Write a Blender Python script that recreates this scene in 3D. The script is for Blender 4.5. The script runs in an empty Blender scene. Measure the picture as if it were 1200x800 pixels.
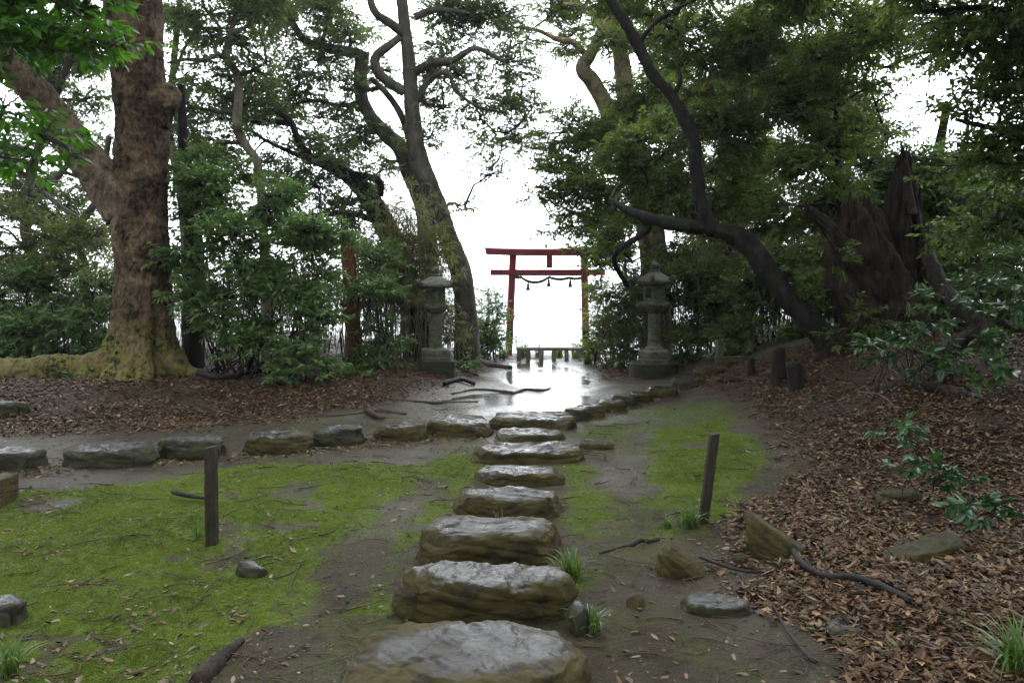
import bpy, math, random
import numpy as np
from mathutils import Vector
R = np.random.default_rng(11)
random.seed(5)
C = bpy.context.scene.collection
rad = math.radians

# ------------------------------------------------------------------ camera maths
FPX, HC = 933.0, 1.6
PITCH = math.atan(57 / FPX)
ca, sa = math.cos(PITCH), math.sin(PITCH)
def ray(px, py):
    u = (px - 600) / FPX; v = (400 - py) / FPX
    return np.array([u, ca + v * sa, -sa + v * ca])
def P(px, py, Y):
    d = ray(px, py); t = Y / d[1]
    return np.array([d[0] * t, Y, HC + d[2] * t])

# ------------------------------------------------------------------ noise
def _h(ix, iy, iz, s):
    n = (ix.astype(np.int64) * 374761393 + iy.astype(np.int64) * 668265263 + iz.astype(np.int64) * 2147483647 + s * 1274126177) & 0xffffffff
    n = ((n ^ (n >> 13)) * 1274126177) & 0xffffffff
    n = ((n ^ (n >> 15)) * 2246822519) & 0xffffffff
    return ((n ^ (n >> 16)) & 0xffffff) / float(0xffffff)
def vnoise(x, y, z, s=0):
    x, y, z = np.broadcast_arrays(np.asarray(x, float), np.asarray(y, float), np.asarray(z, float))
    ix, iy, iz = np.floor(x), np.floor(y), np.floor(z)
    fx, fy, fz = x - ix, y - iy, z - iz
    fx, fy, fz = [f * f * (3 - 2 * f) for f in (fx, fy, fz)]
    r = 0
    for a in (0, 1):
        for b in (0, 1):
            for c in (0, 1):
                w = (fx if a else 1 - fx) * (fy if b else 1 - fy) * (fz if c else 1 - fz)
                r = r + w * _h(ix + a, iy + b, iz + c, s)
    return r * 2 - 1
def fbm(x, y, z=0.0, o=4, s=0):
    r = 0; a = 1.0; t = 0
    for k in range(o):
        r = r + a * vnoise(np.asarray(x) * 2 ** k + 17 * k, np.asarray(y) * 2 ** k + 5 * k, np.asarray(z) * 2 ** k, s + k); t += a; a *= .5
    return r / t
def sstep(a, b, x):
    t = np.clip((np.asarray(x, float) - a) / (b - a), 0, 1); return t * t * (3 - 2 * t)

# ------------------------------------------------------------------ terrain
def h0(x, y):
    x = np.asarray(x, float); y = np.asarray(y, float)
    left = .30 * sstep(0, 3.2, y - (9.5 + np.maximum(x + 4, -3) * .45)) * sstep(-.4, -2.4, x)
    left = left + .25 * sstep(15, 18, y) * sstep(-1.0, -3.5, x)
    right = 1.0 * sstep(2.0, 5.8, x - .1 * np.maximum(y - 11, 0)) * sstep(3.2, 9.5, y) + .25 * sstep(1.2, 3.4, x) * sstep(5.5, 3.5, y) * sstep(1.0, 3.0, y)
    z = left + right + .0 * x
    edge = 21.0 + .5 * np.sin(x * .7) - .03 * x
    z = z - 28 * sstep(0, 45, y - edge) - .9 * sstep(0, 1.5, y - edge)
    return z
POND = (.75, 15.4)
def pond(x, y):
    w = np.where(y < 15, .95 + .1 * (15 - y) * 0, 1.0)
    cx = .72 - .05 * (y - 15) + .02 * y * 0
    d = np.sqrt(((x - cx) / 1.0) ** 2 + ((y - 15.8) / 3.4) ** 2)
    d2 = np.sqrt(((x - .1) / 1.9) ** 2 + ((y - 11.6) / 2.4) ** 2)
    return np.maximum(sstep(1.15, .6, d), .72 * sstep(1.15, .5, d2))
def inpoly(poly, x, y):
    """signed distance to a polygon (positive inside), metres"""
    x = np.asarray(x, float); y = np.asarray(y, float)
    ins = np.zeros(x.shape, bool); dmin = np.full(x.shape, 1e9)
    n = len(poly)
    for i in range(n):
        x0, y0 = poly[i]; x1, y1 = poly[(i + 1) % n]
        if y0 != y1:
            c = ((y0 > y) != (y1 > y)) & (x < (x1 - x0) * (y - y0) / (y1 - y0) + x0)
            ins ^= c
        L = (x1 - x0) ** 2 + (y1 - y0) ** 2 + 1e-9
        t = np.clip(((x - x0) * (x1 - x0) + (y - y0) * (y1 - y0)) / L, 0, 1)
        dmin = np.minimum(dmin, np.hypot(x - x0 - t * (x1 - x0), y - y0 - t * (y1 - y0)))
    return np.where(ins, dmin, -dmin)
def G0(px, py, zoff=0.0):
    d = ray(px, py); t = 2.0
    o = np.array([0, 0, HC])
    for _ in range(4000):
        p = o + d * t
        if p[2] <= h0(p[0], p[1]) + zoff: break
        t += .01
    return p[:2]
def poly_px(l): return [tuple(G0(a, b)) for a, b in l]
MOSS = [poly_px(l) for l in (
    [(-300, 615), (0, 585), (150, 568), (280, 546), (420, 543), (500, 545), (478, 575), (440, 600), (385, 640), (355, 690), (310, 735), (240, 775), (120, 850), (-300, 850)],
    [(500, 545), (553, 530), (556, 570), (540, 590), (506, 612), (470, 650), (452, 690), (440, 730), (425, 730), (460, 660), (500, 600), (520, 575)],
    [(662, 535), (690, 550), (712, 590), (716, 610), (690, 625), (662, 610), (660, 570)],
    [(765, 505), (850, 493), (892, 530), (876, 560), (852, 602), (800, 618), (755, 625), (745, 600), (770, 580), (750, 560), (765, 530)],
    [(640, 665), (700, 670), (705, 690), (670, 700)],
    [(680, 500), (760, 475), (850, 470), (880, 490), (760, 505), (690, 535)])]
MOSSW = [1, .95, .8, 1, .6, .42]
LIT = [poly_px(l) for l in (
    [(-900, 528), (0, 510), (200, 504), (335, 496), (430, 480), (500, 462), (560, 442), (585, 428), (590, 418), (300, 405), (-900, 400)],
    [(800, 455), (880, 470), (905, 520), (935, 560), (890, 590), (850, 640), (880, 700), (960, 760), (1040, 850), (1900, 850), (1900, 440), (1000, 392), (860, 425), (800, 440)],
    [(690, 445), (800, 440), (800, 430), (700, 420)])]
def masks(x, y):
    n1 = fbm(x * 1.7, y * 1.7, 0, 4, 3); n2 = fbm(x * 6, y * 6, 0, 3, 9)
    m = 0 * x
    for p, w in zip(MOSS, MOSSW):
        m = np.maximum(m, w * sstep(-.22, .25, inpoly(p, x, y) + .30 * n1 + .14 * n2 + .06))
    m = m * (1 - .8 * sstep(.22, .46, n1 + .45 * n2))
    m = np.maximum(m, .30 * sstep(-.35, .3, n1 + .3 * n2) * sstep(12.5, 9, y) * (np.abs(x) < 3.2))
    l = 0 * x
    for p in LIT:
        l = np.maximum(l, sstep(-.25, .35, inpoly(p, x, y) + .35 * n1 + .2 * n2))
    m = m * (1 - l * .8)
    return m, l
def hh(x, y, m=None, l=None):
    x = np.asarray(x, float); y = np.asarray(y, float)
    near = sstep(45, 25, y)
    z = h0(x, y) + near * (.035 * fbm(x * .8, y * .8, 0, 3, 21) + .018 * fbm(x * 3.4, y * 3.4, 0, 4, 22))
    if m is None: m, l = masks(x, y)
    z = z + near * (m * (.012 + .034 * fbm(x * 6, y * 6, 0, 3, 31)) + l * .03 * fbm(x * 3, y * 3, 0, 3, 33))
    pd = pond(x, y)
    z = z * (1 - pd) + pd * (-.052 + .045 * fbm(x * 1.7, y * 1.1, 0, 4, 41))
    return z
def hz(x, y): return float(hh(np.array([x]), np.array([y]))[0])
def G(px, py):
    d = ray(px, py); o = np.array([0, 0, HC]); t = np.arange(2.0, 40, .02)
    p = o[None] + d[None] * t[:, None]
    k = np.argmax(p[:, 2] <= hh(p[:, 0], p[:, 1]))
    q = p[k]; return np.array([q[0], q[1], hz(q[0], q[1])])

# ------------------------------------------------------------------ mesh builder
class MB:
    def __init__(s): s.v = []; s.t = []; s.q = []; s.n = 0; s.c = []
    def add(s, v, t=None, q=None, col=None):
        v = np.asarray(v, float).reshape(-1, 3)
        if t is not None and len(t): s.t.append(np.asarray(t, int).reshape(-1, 3) + s.n)
        if q is not None and len(q): s.q.append(np.asarray(q, int).reshape(-1, 4) + s.n)
        s.v.append(v); s.n += len(v)
        if col is None: col = np.full((len(v), 3), .5)
        s.c.append(np.broadcast_to(np.asarray(col, float), (len(v), 3)))
        return s
    def build(s, name, mat, parent=None, smooth=True, loc=None):
        V = np.concatenate(s.v); Cc = np.concatenate(s.c)
        if loc is not None: V = V - np.asarray(loc)[None]
        T = np.concatenate(s.t) if s.t else np.zeros((0, 3), int)
        Q = np.concatenate(s.q) if s.q else np.zeros((0, 4), int)
        me = bpy.data.meshes.new(name)
        me.vertices.add(len(V)); me.vertices.foreach_set('co', V.astype(np.float32).ravel())
        nl = T.size + Q.size; me.loops.add(nl)
        me.loops.foreach_set('vertex_index', np.concatenate([T.ravel(), Q.ravel()]).astype(np.int32))
        npoly = len(T) + len(Q); me.polygons.add(npoly)
        me.polygons.foreach_set('loop_start', np.concatenate([np.arange(len(T)) * 3, T.size + np.arange(len(Q)) * 4]).astype(np.int32))
        me.polygons.foreach_set('use_smooth', np.full(npoly, smooth, bool))
        me.update(calc_edges=True); me.validate()
        a = me.attributes.new('tint', 'FLOAT_COLOR', 'POINT')
        a.data.foreach_set('color', np.concatenate([Cc, np.ones((len(Cc), 1))], 1).astype(np.float32).ravel())
        me.materials.append(mat)
        o = bpy.data.objects.new(name, me); C.objects.link(o)
        if parent is not None: o.parent = parent
        elif loc is not None: o.location = loc
        return o
def tag(o, label, cat, group=None, kind=None):
    if label: o['label'] = label
    if cat: o['category'] = cat
    if group: o['group'] = group
    if kind: o['kind'] = kind
    return o
def struct(o): o['kind'] = 'structure'; return o
def empty(name, loc, label, cat, group=None):
    o = bpy.data.objects.new(name, None); C.objects.link(o); o.location = loc
    o.empty_display_size = .2
    return tag(o, label, cat, group)
def copy_thing(o, label=None):
    c = o.copy(); C.objects.link(c)
    if label: c['label'] = label
    for ch in list(o.children):
        d = ch.copy(); C.objects.link(d); d.parent = c
        for g in list(ch.children):
            e = g.copy(); C.objects.link(e); e.parent = d
    return c

def unit(v): return v / (np.linalg.norm(v, axis=-1, keepdims=True) + 1e-9)
def resample(pts, rr, step):
    pts = np.asarray(pts, float); rr = np.asarray(rr, float)
    n = len(pts)
    if n == 2:
        k = max(2, int(np.linalg.norm(pts[1] - pts[0]) / step)); t = np.linspace(0, 1, k + 1)[:, None]
        return pts[0] * (1 - t) + pts[1] * t, rr[0] * (1 - t[:, 0]) + rr[1] * t[:, 0]
    ext = np.vstack([2 * pts[0] - pts[1], pts, 2 * pts[-1] - pts[-2]])
    out, ro = [], []
    for i in range(n - 1):
        p0, p1, p2, p3 = ext[i:i + 4]
        k = max(1, int(np.linalg.norm(p2 - p1) / step))
        for t in np.arange(k) / k:
            out.append(.5 * ((2 * p1) + (-p0 + p2) * t + (2 * p0 - 5 * p1 + 4 * p2 - p3) * t ** 2 + (-p0 + 3 * p1 - 3 * p2 + p3) * t ** 3))
            ro.append(rr[i] * (1 - t) + rr[i + 1] * t)
    out.append(pts[-1]); ro.append(rr[-1])
    return np.array(out), np.array(ro)
def tube(mb, pts, rr, seg=10, step=.1, amp=.08, freq=4.0, seed=0, lobes=None, col=None, cap=True, aniso=.4, fine=.0, ridge=0.0, rf=14.0, raniso=.5, jag=0.0):
    c, r = resample(pts, rr, step)
    n = len(c)
    tn = unit(np.gradient(c, axis=0))
    ref = np.array([.31, .77, .1]) if abs(tn[0][2]) > .7 else np.array([0, 0, 1.])
    a = np.zeros_like(c)
    for i in range(n):
        ref = ref - tn[i] * ref.dot(tn[i]); ref = ref / (np.linalg.norm(ref) + 1e-9); a[i] = ref
    b = np.cross(tn, a)
    th = np.linspace(0, 2 * math.pi, seg, endpoint=False)
    dirs = a[:, None] * np.cos(th)[None, :, None] + b[:, None] * np.sin(th)[None, :, None]
    q = c[:, None] + dirs * r[:, None, None]
    f = 1 + amp * fbm(q[..., 0] * freq, q[..., 1] * freq, q[..., 2] * freq * aniso, 3, seed)
    if fine: f = f + fine * fbm(q[..., 0] * freq * 5, q[..., 1] * freq * 5, q[..., 2] * freq * 3, 3, seed + 7)
    if ridge:
        X_, Y_, Z_ = q[..., 0] * rf, q[..., 1] * rf, q[..., 2] * rf * raniso
        w1 = fbm(X_ * .5, Y_ * .5, Z_ * .5, 2, seed + 19) * 1.5
        nA = fbm(X_ + w1, Y_ - w1, Z_ + w1, 3, seed + 20); nB = vnoise(X_ * 2.3, Y_ * 2.3, Z_ * 2.3, seed + 30)
        rr_ = np.minimum(1.0, .35 / np.maximum(r, .02))[:, None]
        f = f + ridge * rr_ * (.9 * sstep(-.06, .05, nA) + .5 * nB - .8 * np.exp(-(nA / .05) ** 2))
    if lobes is not None: f = f * lobes(c, dirs, np.cumsum(np.r_[0, np.linalg.norm(np.diff(c, axis=0), axis=1)]))
    q = c[:, None] + dirs * (r[:, None] * f)[..., None]
    if jag:      # torn, splintered end
        sp = .5 * vnoise(np.cos(th) * 2.2, np.sin(th) * 2.2, seed * 1.3, 3) + .5 * vnoise(np.cos(th) * 7, np.sin(th) * 7, seed * 2.1, 5) + .45 * vnoise(np.cos(th) * 18, np.sin(th) * 18, seed * .7, 7)
        m_ = min(14, n - 2); w_ = np.clip((np.arange(n) - (n - 1 - m_)) / m_, 0, 1) ** 1.3
        q = q + (w_[:, None] * (sp * jag)[None])[..., None] * tn[:, None]
    V = q.reshape(-1, 3)
    i, j = np.meshgrid(np.arange(n - 1), np.arange(seg), indexing='ij')
    j2 = (j + 1) % seg
    Q = np.stack([i * seg + j, i * seg + j2, (i + 1) * seg + j2, (i + 1) * seg + j], -1).reshape(-1, 4)
    T = []
    if cap:
        V = np.vstack([V, c[0] - tn[0] * r[0] * .15, c[-1] + tn[-1] * (r[-1] * .3 if not jag else -.45 * jag)])
        k = n * seg
        T = [(k, (jj + 1) % seg, jj) for jj in range(seg)] + [(k + 1, (n - 1) * seg + jj, (n - 1) * seg + (jj + 1) % seg) for jj in range(seg)]
    mb.add(V, T, Q, col)
    return c, r
def sticks(mb, a, b, ra, rb, col=None):
    """many straight three-sided twigs at once"""
    a = np.asarray(a, float); b = np.asarray(b, float); n = len(a)
    if n == 0: return
    d = unit(b - a); ref = np.where(np.abs(d[:, 2:3]) > .8, np.array([[1., 0, 0]]), np.array([[0, 0, 1.]]))
    u = unit(np.cross(d, ref)); w = np.cross(d, u)
    V = np.zeros((n, 6, 3))
    for k in range(3):
        an = 2 * math.pi * k / 3
        o = u * math.cos(an) + w * math.sin(an)
        V[:, k] = a + o * np.reshape(ra, (-1, 1)); V[:, 3 + k] = b + o * np.reshape(rb, (-1, 1))
    base = np.arange(n)[:, None] * 6
    Q = np.concatenate([base + np.array([[k, (k + 1) % 3, 3 + (k + 1) % 3, 3 + k]]) for k in range(3)])
    mb.add(V.reshape(-1, 3), None, Q, None if col is None else np.repeat(col, 6, 0))
def leaves(mb, p, d, nrm, L, W, col, detail=0, fold=.18, curl=.0):
    """many leaves at once: p base points, d directions, nrm face normals"""
    n = len(p)
    if n == 0: return
    d = unit(d); s = unit(np.cross(d, nrm)); nn = np.cross(s, d)
    L = np.broadcast_to(np.asarray(L, float), (n,))[:, None]; W = np.broadcast_to(np.asarray(W, float), (n,))[:, None]
    cu = np.broadcast_to(np.asarray(curl, float), (n,))[:, None]; fo = np.broadcast_to(np.asarray(fold, float), (n,))[:, None]
    def pt(t, w): return p + d * L * t + s * W * w + nn * (W * abs(w) * fo * 2 - L * cu * t * t)
    if detail == 0:
        V = np.stack([pt(0, 0), pt(.45, .5), pt(1, 0), pt(.45, -.5)], 1)
        b = np.arange(n)[:, None] * 4
        T = np.concatenate([b + np.array([[0, 2, 1]]), b + np.array([[0, 3, 2]])])
        mb.add(V.reshape(-1, 3), T, None, np.repeat(col, 4, 0))
    else:
        V = np.stack([pt(0, 0), pt(.32, 0), pt(.68, 0), pt(1, 0), pt(.28, .46), pt(.64, .42), pt(.28, -.46), pt(.64, -.42)], 1)
        b = np.arange(n)[:, None] * 8
        T = np.concatenate([b + np.array([x]) for x in ([0, 1, 4], [5, 2, 3], [0, 6, 1], [7, 3, 2])])
        Q = np.concatenate([b + np.array([x]) for x in ([4, 1, 2, 5], [6, 7, 2, 1])])
        mb.add(V.reshape(-1, 3), T, Q, np.repeat(col, 8, 0))

# ------------------------------------------------------------------ materials
def mat(name):
    m = bpy.data.materials.new(name); m.use_nodes = True
    nt = m.node_tree; b = nt.nodes['Principled BSDF']
    return m, nt, b, nt.nodes['Material Output']
def N(nt, t, **k):
    n = nt.nodes.new(t)
    for a, v in k.items():
        if a in n.inputs: n.inputs[a].default_value = v
        else: setattr(n, a, v)
    return n
def noise_n(nt, scale, detail=6, rough=.6, vec=None, dist=0.0):
    n = N(nt, 'ShaderNodeTexNoise', Scale=scale, Detail=detail, Roughness=rough, Distortion=dist)
    if vec is not None: nt.links.new(vec, n.inputs['Vector'])
    return n.outputs['Fac']
def ramp(nt, fac, stops):
    r = N(nt, 'ShaderNodeValToRGB'); e = r.color_ramp.elements
    while len(e) < len(stops): e.new(.5)
    for x, (p, c) in zip(e, stops):
        x.position = p; x.color = (c[0], c[1], c[2], 1) if not np.isscalar(c) else (c, c, c, 1)
    nt.links.new(fac, r.inputs[0]); return r.outputs[0]
def mixc(nt, f, a, b):
    m = N(nt, 'ShaderNodeMix', data_type='RGBA')
    for sock, v in ((m.inputs[0], f), (m.inputs[6], a), (m.inputs[7], b)):
        if hasattr(v, 'is_linked'): nt.links.new(v, sock)
        else: sock.default_value = v if np.isscalar(v) else (*v[:3], 1)
    return m.outputs[2]
def maths(nt, op, a, b=None, c=None, clamp=False):
    m = N(nt, 'ShaderNodeMath', operation=op); m.use_clamp = clamp
    for i, v in enumerate((a, b, c)):
        if v is None: continue
        if hasattr(v, 'is_linked'): nt.links.new(v, m.inputs[i])
        else: m.inputs[i].default_value = v
    return m.outputs[0]
def bump(nt, b, height, strength, dist, prev=None):
    n = N(nt, 'ShaderNodeBump', Strength=strength, Distance=dist)
    nt.links.new(height, n.inputs['Height'])
    if prev is not None: nt.links.new(prev, n.inputs['Normal'])
    nt.links.new(n.outputs[0], b.inputs['Normal']); return n.outputs[0]
def geo_pos(nt): return N(nt, 'ShaderNodeNewGeometry').outputs['Position']
def attr(nt, a='tint'): return N(nt, 'ShaderNodeAttribute', attribute_name=a)

def leaf_mat(name, a, b, trans=.3, rough=.38, spec=.5):
    """leaf: colour runs from a to b with the leaf's own tint value"""
    m, nt, bs, out = mat(name)
    at = attr(nt); col = mixc(nt, at.outputs['Fac'], a, b)
    nt.links.new(col, bs.inputs['Base Color']); bs.inputs['Roughness'].default_value = rough
    bs.inputs['Specular IOR Level'].default_value = spec
    tr = N(nt, 'ShaderNodeBsdfTranslucent'); c2 = mixc(nt, 1.0, col, col)
    mm = N(nt, 'ShaderNodeMix', data_type='RGBA', blend_type='MULTIPLY'); mm.inputs[0].default_value = 1
    nt.links.new(col, mm.inputs[6]); mm.inputs[7].default_value = (1.5, 1.7, .7, 1)
    nt.links.new(mm.outputs[2], tr.inputs['Color'])
    mx = N(nt, 'ShaderNodeMixShader'); mx.inputs[0].default_value = trans
    nt.links.new(bs.outputs[0], mx.inputs[1]); nt.links.new(tr.outputs[0], mx.inputs[2]); nt.links.new(mx.outputs[0], out.inputs['Surface'])
    return m
def bark_mat(name, dark, mid, pale, palef=.6, bmp=.6, sc=1.0, moss=None, mossz=(0, 1), rough=.75, zs=.35, ns=9, lo=.36, hi=.62):
    m, nt, bs, out = mat(name)
    tc = N(nt, 'ShaderNodeTexCoord').outputs['Object']
    mp = N(nt, 'ShaderNodeMapping'); mp.inputs['Scale'].default_value = (1, 1, zs); nt.links.new(tc, mp.inputs[0]); v = mp.outputs[0]
    n1 = noise_n(nt, ns * sc, 8, .65, v); n2 = noise_n(nt, 2.6 * sc, 5, .6, tc, .6); n3 = noise_n(nt, 30 * sc, 5, .7, v)
    c = mixc(nt, ramp(nt, n1, [(lo, 0), (hi, 1)]), dark, mid)
    c = mixc(nt, maths(nt, 'MULTIPLY', ramp(nt, n2, [(palef - .12, 0), (palef + .06, 1)]), ramp(nt, n3, [(.35, .25), (.6, 1)])), c, pale)
    if moss is not None:
        z = N(nt, 'ShaderNodeSeparateXYZ'); nt.links.new(tc, z.inputs[0])
        f = maths(nt, 'ADD', z.outputs[2], maths(nt, 'MULTIPLY', maths(nt, 'SUBTRACT', n2, .5), 2.2))
        mr = N(nt, 'ShaderNodeMapRange', interpolation_type='SMOOTHSTEP'); nt.links.new(f, mr.inputs[0])
        mr.inputs[1].default_value = mossz[1]; mr.inputs[2].default_value = mossz[0]; mr.inputs[3].default_value = 0; mr.inputs[4].default_value = 1
        c = mixc(nt, maths(nt, 'MULTIPLY', mr.outputs[0], ramp(nt, n1, [(.42, .05), (.54, 1)])), c, moss)
    nt.links.new(c, bs.inputs['Base Color']); bs.inputs['Roughness'].default_value = rough; bs.inputs['Specular IOR Level'].default_value = .22
    hgt = maths(nt, 'ADD', n1, maths(nt, 'MULTIPLY', n3, .5))
    bump(nt, bs, hgt, bmp, .03 / sc)
    return m
def rock_mat(name, grey, olive, wet=True, sc=1.0, side=1.0):
    m, nt, bs, out = mat(name)
    pos = geo_pos(nt); ge = N(nt, 'ShaderNodeNewGeometry')
    nz = N(nt, 'ShaderNodeSeparateXYZ'); nt.links.new(ge.outputs['Normal'], nz.inputs[0])
    mp = N(nt, 'ShaderNodeMapping'); mp.inputs['Scale'].default_value = (1, 1, 2.4); nt.links.new(pos, mp.inputs[0]); v = mp.outputs[0]
    n1 = noise_n(nt, 5 * sc, 8, .62, v, .7); n2 = noise_n(nt, 22 * sc, 6, .7, v, .3); n3 = noise_n(nt, 2.2 * sc, 4, .6, pos); n4 = noise_n(nt, 120 * sc, 3, .7, pos)
    g = mixc(nt, ramp(nt, n2, [(.3, 0), (.7, 1)]), [x * .55 for x in grey], [x * 1.35 for x in grey])
    f = maths(nt, 'SUBTRACT', 1.0, nz.outputs[2])
    f = maths(nt, 'ADD', maths(nt, 'MULTIPLY', f, .9 * side), maths(nt, 'MULTIPLY', maths(nt, 'SUBTRACT', n3, .5), 2.2))
    if wet: f = maths(nt, 'ADD', f, maths(nt, 'MULTIPLY', maths(nt, 'SUBTRACT', attr(nt).outputs['Fac'], .35), .75))
    fm = ramp(nt, f, [(.10, 0), (.62, 1)])
    if not wet: bs.inputs['Specular IOR Level'].default_value = .2
    if wet: nt.links.new(maths(nt, 'SUBTRACT', .40, maths(nt, 'MULTIPLY', fm, .28)), bs.inputs['Specular IOR Level'])
    o2 = mixc(nt, ramp(nt, n1, [(.35, 0), (.65, 1)]), [x * .5 for x in olive], olive)
    c = mixc(nt, maths(nt, 'MULTIPLY', fm, ramp(nt, n2, [(.3, .55), (.6, 1)])), g, o2)
    c = mixc(nt, ramp(nt, n1, [(.40, .55), (.47, 0)]), c, (.02, .018, .014))
    nt.links.new(c, bs.inputs['Base Color'])
    r = ramp(nt, n1, [(.3, .14 if wet else .5), (.7, .36 if wet else .8)])
    r2 = mixc(nt, fm, mixc(nt, ramp(nt, n3, [(.50, 0), (.66, .8)]), r, (.60, .60, .60)), (.65, .65, .65)) if wet else r
    nt.links.new(r2, bs.inputs['Roughness'])
    hgt = maths(nt, 'ADD', maths(nt, 'ADD', n1, maths(nt, 'MULTIPLY', n2, .35)), maths(nt, 'MULTIPLY', n4, .05))
    bump(nt, bs, hgt, .38 if wet else .6, .05)
    return m
def simple_mat(name, a, b, sc=8, rough=.6, bmp=.2, dist=.01, spec=.22, obj=False):
    m, nt, bs, out = mat(name)
    pos = N(nt, 'ShaderNodeTexCoord').outputs['Object'] if obj else geo_pos(nt)
    n = noise_n(nt, sc, 7, .65, pos); n2 = noise_n(nt, sc * 5, 4, .6, pos)
    c = mixc(nt, ramp(nt, n, [(.35, 0), (.65, 1)]), a, b); nt.links.new(c, bs.inputs['Base Color'])
    bs.inputs['Roughness'].default_value = rough; bs.inputs['Specular IOR Level'].default_value = spec
    if bmp: bump(nt, bs, maths(nt, 'ADD', n, maths(nt, 'MULTIPLY', n2, .4)), bmp, dist)
    return m

M = {}
M['leaf_grey'] = leaf_mat('evergreen_leaf', (.068, .100, .048), (.165, .210, .112), .48)
M['leaf_dark'] = leaf_mat('dark_leaf', (.068, .106, .028), (.185, .230, .066), .46)
M['leaf_shrub'] = leaf_mat('shrub_leaf', (.055, .112, .036), (.185, .275, .112), .42, .33)
M['leaf_bright'] = leaf_mat('bright_leaf', (.040, .120, .012), (.095, .230, .028), .42, .42)
M['leaf_olive'] = leaf_mat('olive_leaf', (.075, .092, .026), (.185, .190, .075), .42)
M['leaf_bamboo'] = leaf_mat('bamboo_leaf', (.110, .125, .050), (.260, .240, .125), .4)
M['leaf_glossy'] = leaf_mat('glossy_leaf', (.020, .062, .018), (.062, .135, .042), .25, .34)
M['grass'] = leaf_mat('grass_blade', (.045, .095, .016), (.115, .180, .045), .3)
M['dry_grass'] = leaf_mat('dry_grass_blade', (.14, .17, .05), (.30, .29, .13), .3)
M['moss'] = leaf_mat('moss_frond', (.046, .078, .008), (.172, .224, .028), .3, .7, .25)
M['bark_big'] = bark_mat('flaky_bark', (.008, .006, .005), (.078, .046, .026), (.225, .160, .095), .57, 1.0, .9, (.165, .160, .036), (-.1, 1.3), zs=.7, ns=17, lo=.40, hi=.58)
M['bark_limb'] = bark_mat('pale_limb_bark', (.012, .009, .007), (.095, .063, .040), (.27, .215, .145), .54, 1.0, .9, zs=.6, ns=12, lo=.41, hi=.57)
M['bark_mid'] = bark_mat('grey_bark', (.035, .032, .026), (.095, .086, .068), (.17, .16, .13), .64, .6)
M['bark_dark'] = bark_mat('dark_bark', (.006, .005, .0045), (.020, .017, .014), (.05, .046, .038), .68, .8)
M['bark_pale'] = bark_mat('pale_bark', (.09, .08, .055), (.165, .15, .105), (.25, .24, .18), .6, .35)
M['bark_mottle'] = bark_mat('mottled_bark', (.05, .04, .025), (.17, .13, .075), (.33, .27, .17), .54, .5, 1.3)
M['dead_wood'] = bark_mat('rotten_wood', (.004, .003, .0025), (.024, .014, .009), (.075, .046, .024), .62, 1.0, 1.2, zs=.16, lo=.40, hi=.60)
M['grey_wood'] = bark_mat('weathered_wood', (.005, .004, .003), (.022, .016, .011), (.06, .047, .032), .6, .9, 1.2, lo=.40, hi=.60)
M['red_wood'] = bark_mat('red_brown_wood', (.040, .015, .008), (.14, .050, .025), (.20, .10, .05), .62, .7, 1.3, (.13, .085, .035), (.2, 1.2))
M['twig'] = simple_mat('twig_bark', (.03, .022, .015), (.10, .065, .04), 20, .6, 0)
M['branch'] = simple_mat('branch_bark', (.045, .040, .032), (.10, .092, .075), 6, .75, .3)
M['branch_dark'] = simple_mat('dark_branch_bark', (.012, .011, .010), (.035, .03, .026), 6, .7, .3)
M['wet_root'] = simple_mat('wet_root_bark', (.020, .014, .010), (.055, .040, .028), 9, .42, .6, .03)
M['rock'] = rock_mat('wet_rock', (.026, .023, .019), (.072, .060, .018))
M['rock_grey'] = rock_mat('grey_rock', (.036, .036, .032), (.050, .052, .024), True, 1.0, .8)
M['rock_moss'] = rock_mat('mossy_rock', (.042, .037, .018), (.085, .070, .018), False, 1.4, 2.2)
M['lantern'] = rock_mat('lichen_stone', (.165, .165, .135), (.105, .110, .060), False, 2.2, .7)
M['lantern_dark'] = rock_mat('dark_base_stone', (.04, .04, .034), (.04, .044, .022), False, 1.5, .7)
M['timber'] = bark_mat('dark_timber', (.016, .014, .010), (.045, .037, .026), (.075, .07, .04), .66, .5, 3.0)
M['rail'] = simple_mat('rail_concrete', (.18, .18, .16), (.30, .30, .27), 5, .7, .2)
M['straw'] = simple_mat('old_straw', (.07, .06, .05), (.17, .15, .12), 30, .9, .6)
M['black'] = simple_mat('black_paint', (.012, .012, .014), (.03, .03, .032), 10, .5, .1)

def red_mat():
    m, nt, bs, out = mat('red_lacquer')
    pos = geo_pos(nt); n = noise_n(nt, 3, 6, .6, pos); n2 = noise_n(nt, 18, 6, .7, pos)
    c = mixc(nt, ramp(nt, n, [(.35, 0), (.7, 1)]), (.29, .018, .036), (.42, .040, .062))
    c = mixc(nt, ramp(nt, n2, [(.62, 0), (.72, .7)]), c, (.13, .05, .04)); nt.links.new(c, bs.inputs['Base Color'])
    bs.inputs['Roughness'].default_value = .45; bump(nt, bs, n2, .15, .004); return m
M['red'] = red_mat()

def litter_mat():
    m, nt, bs, out = mat('fallen_leaf')
    at = attr(nt); nt.links.new(at.outputs['Color'], bs.inputs['Base Color'])
    n = noise_n(nt, 60, 3, .6, geo_pos(nt)); nt.links.new(ramp(nt, n, [(.35, .34), (.65, .75)]), bs.inputs['Roughness']); bs.inputs['Specular IOR Level'].default_value = .2; return m
M['litter'] = litter_mat()

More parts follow.
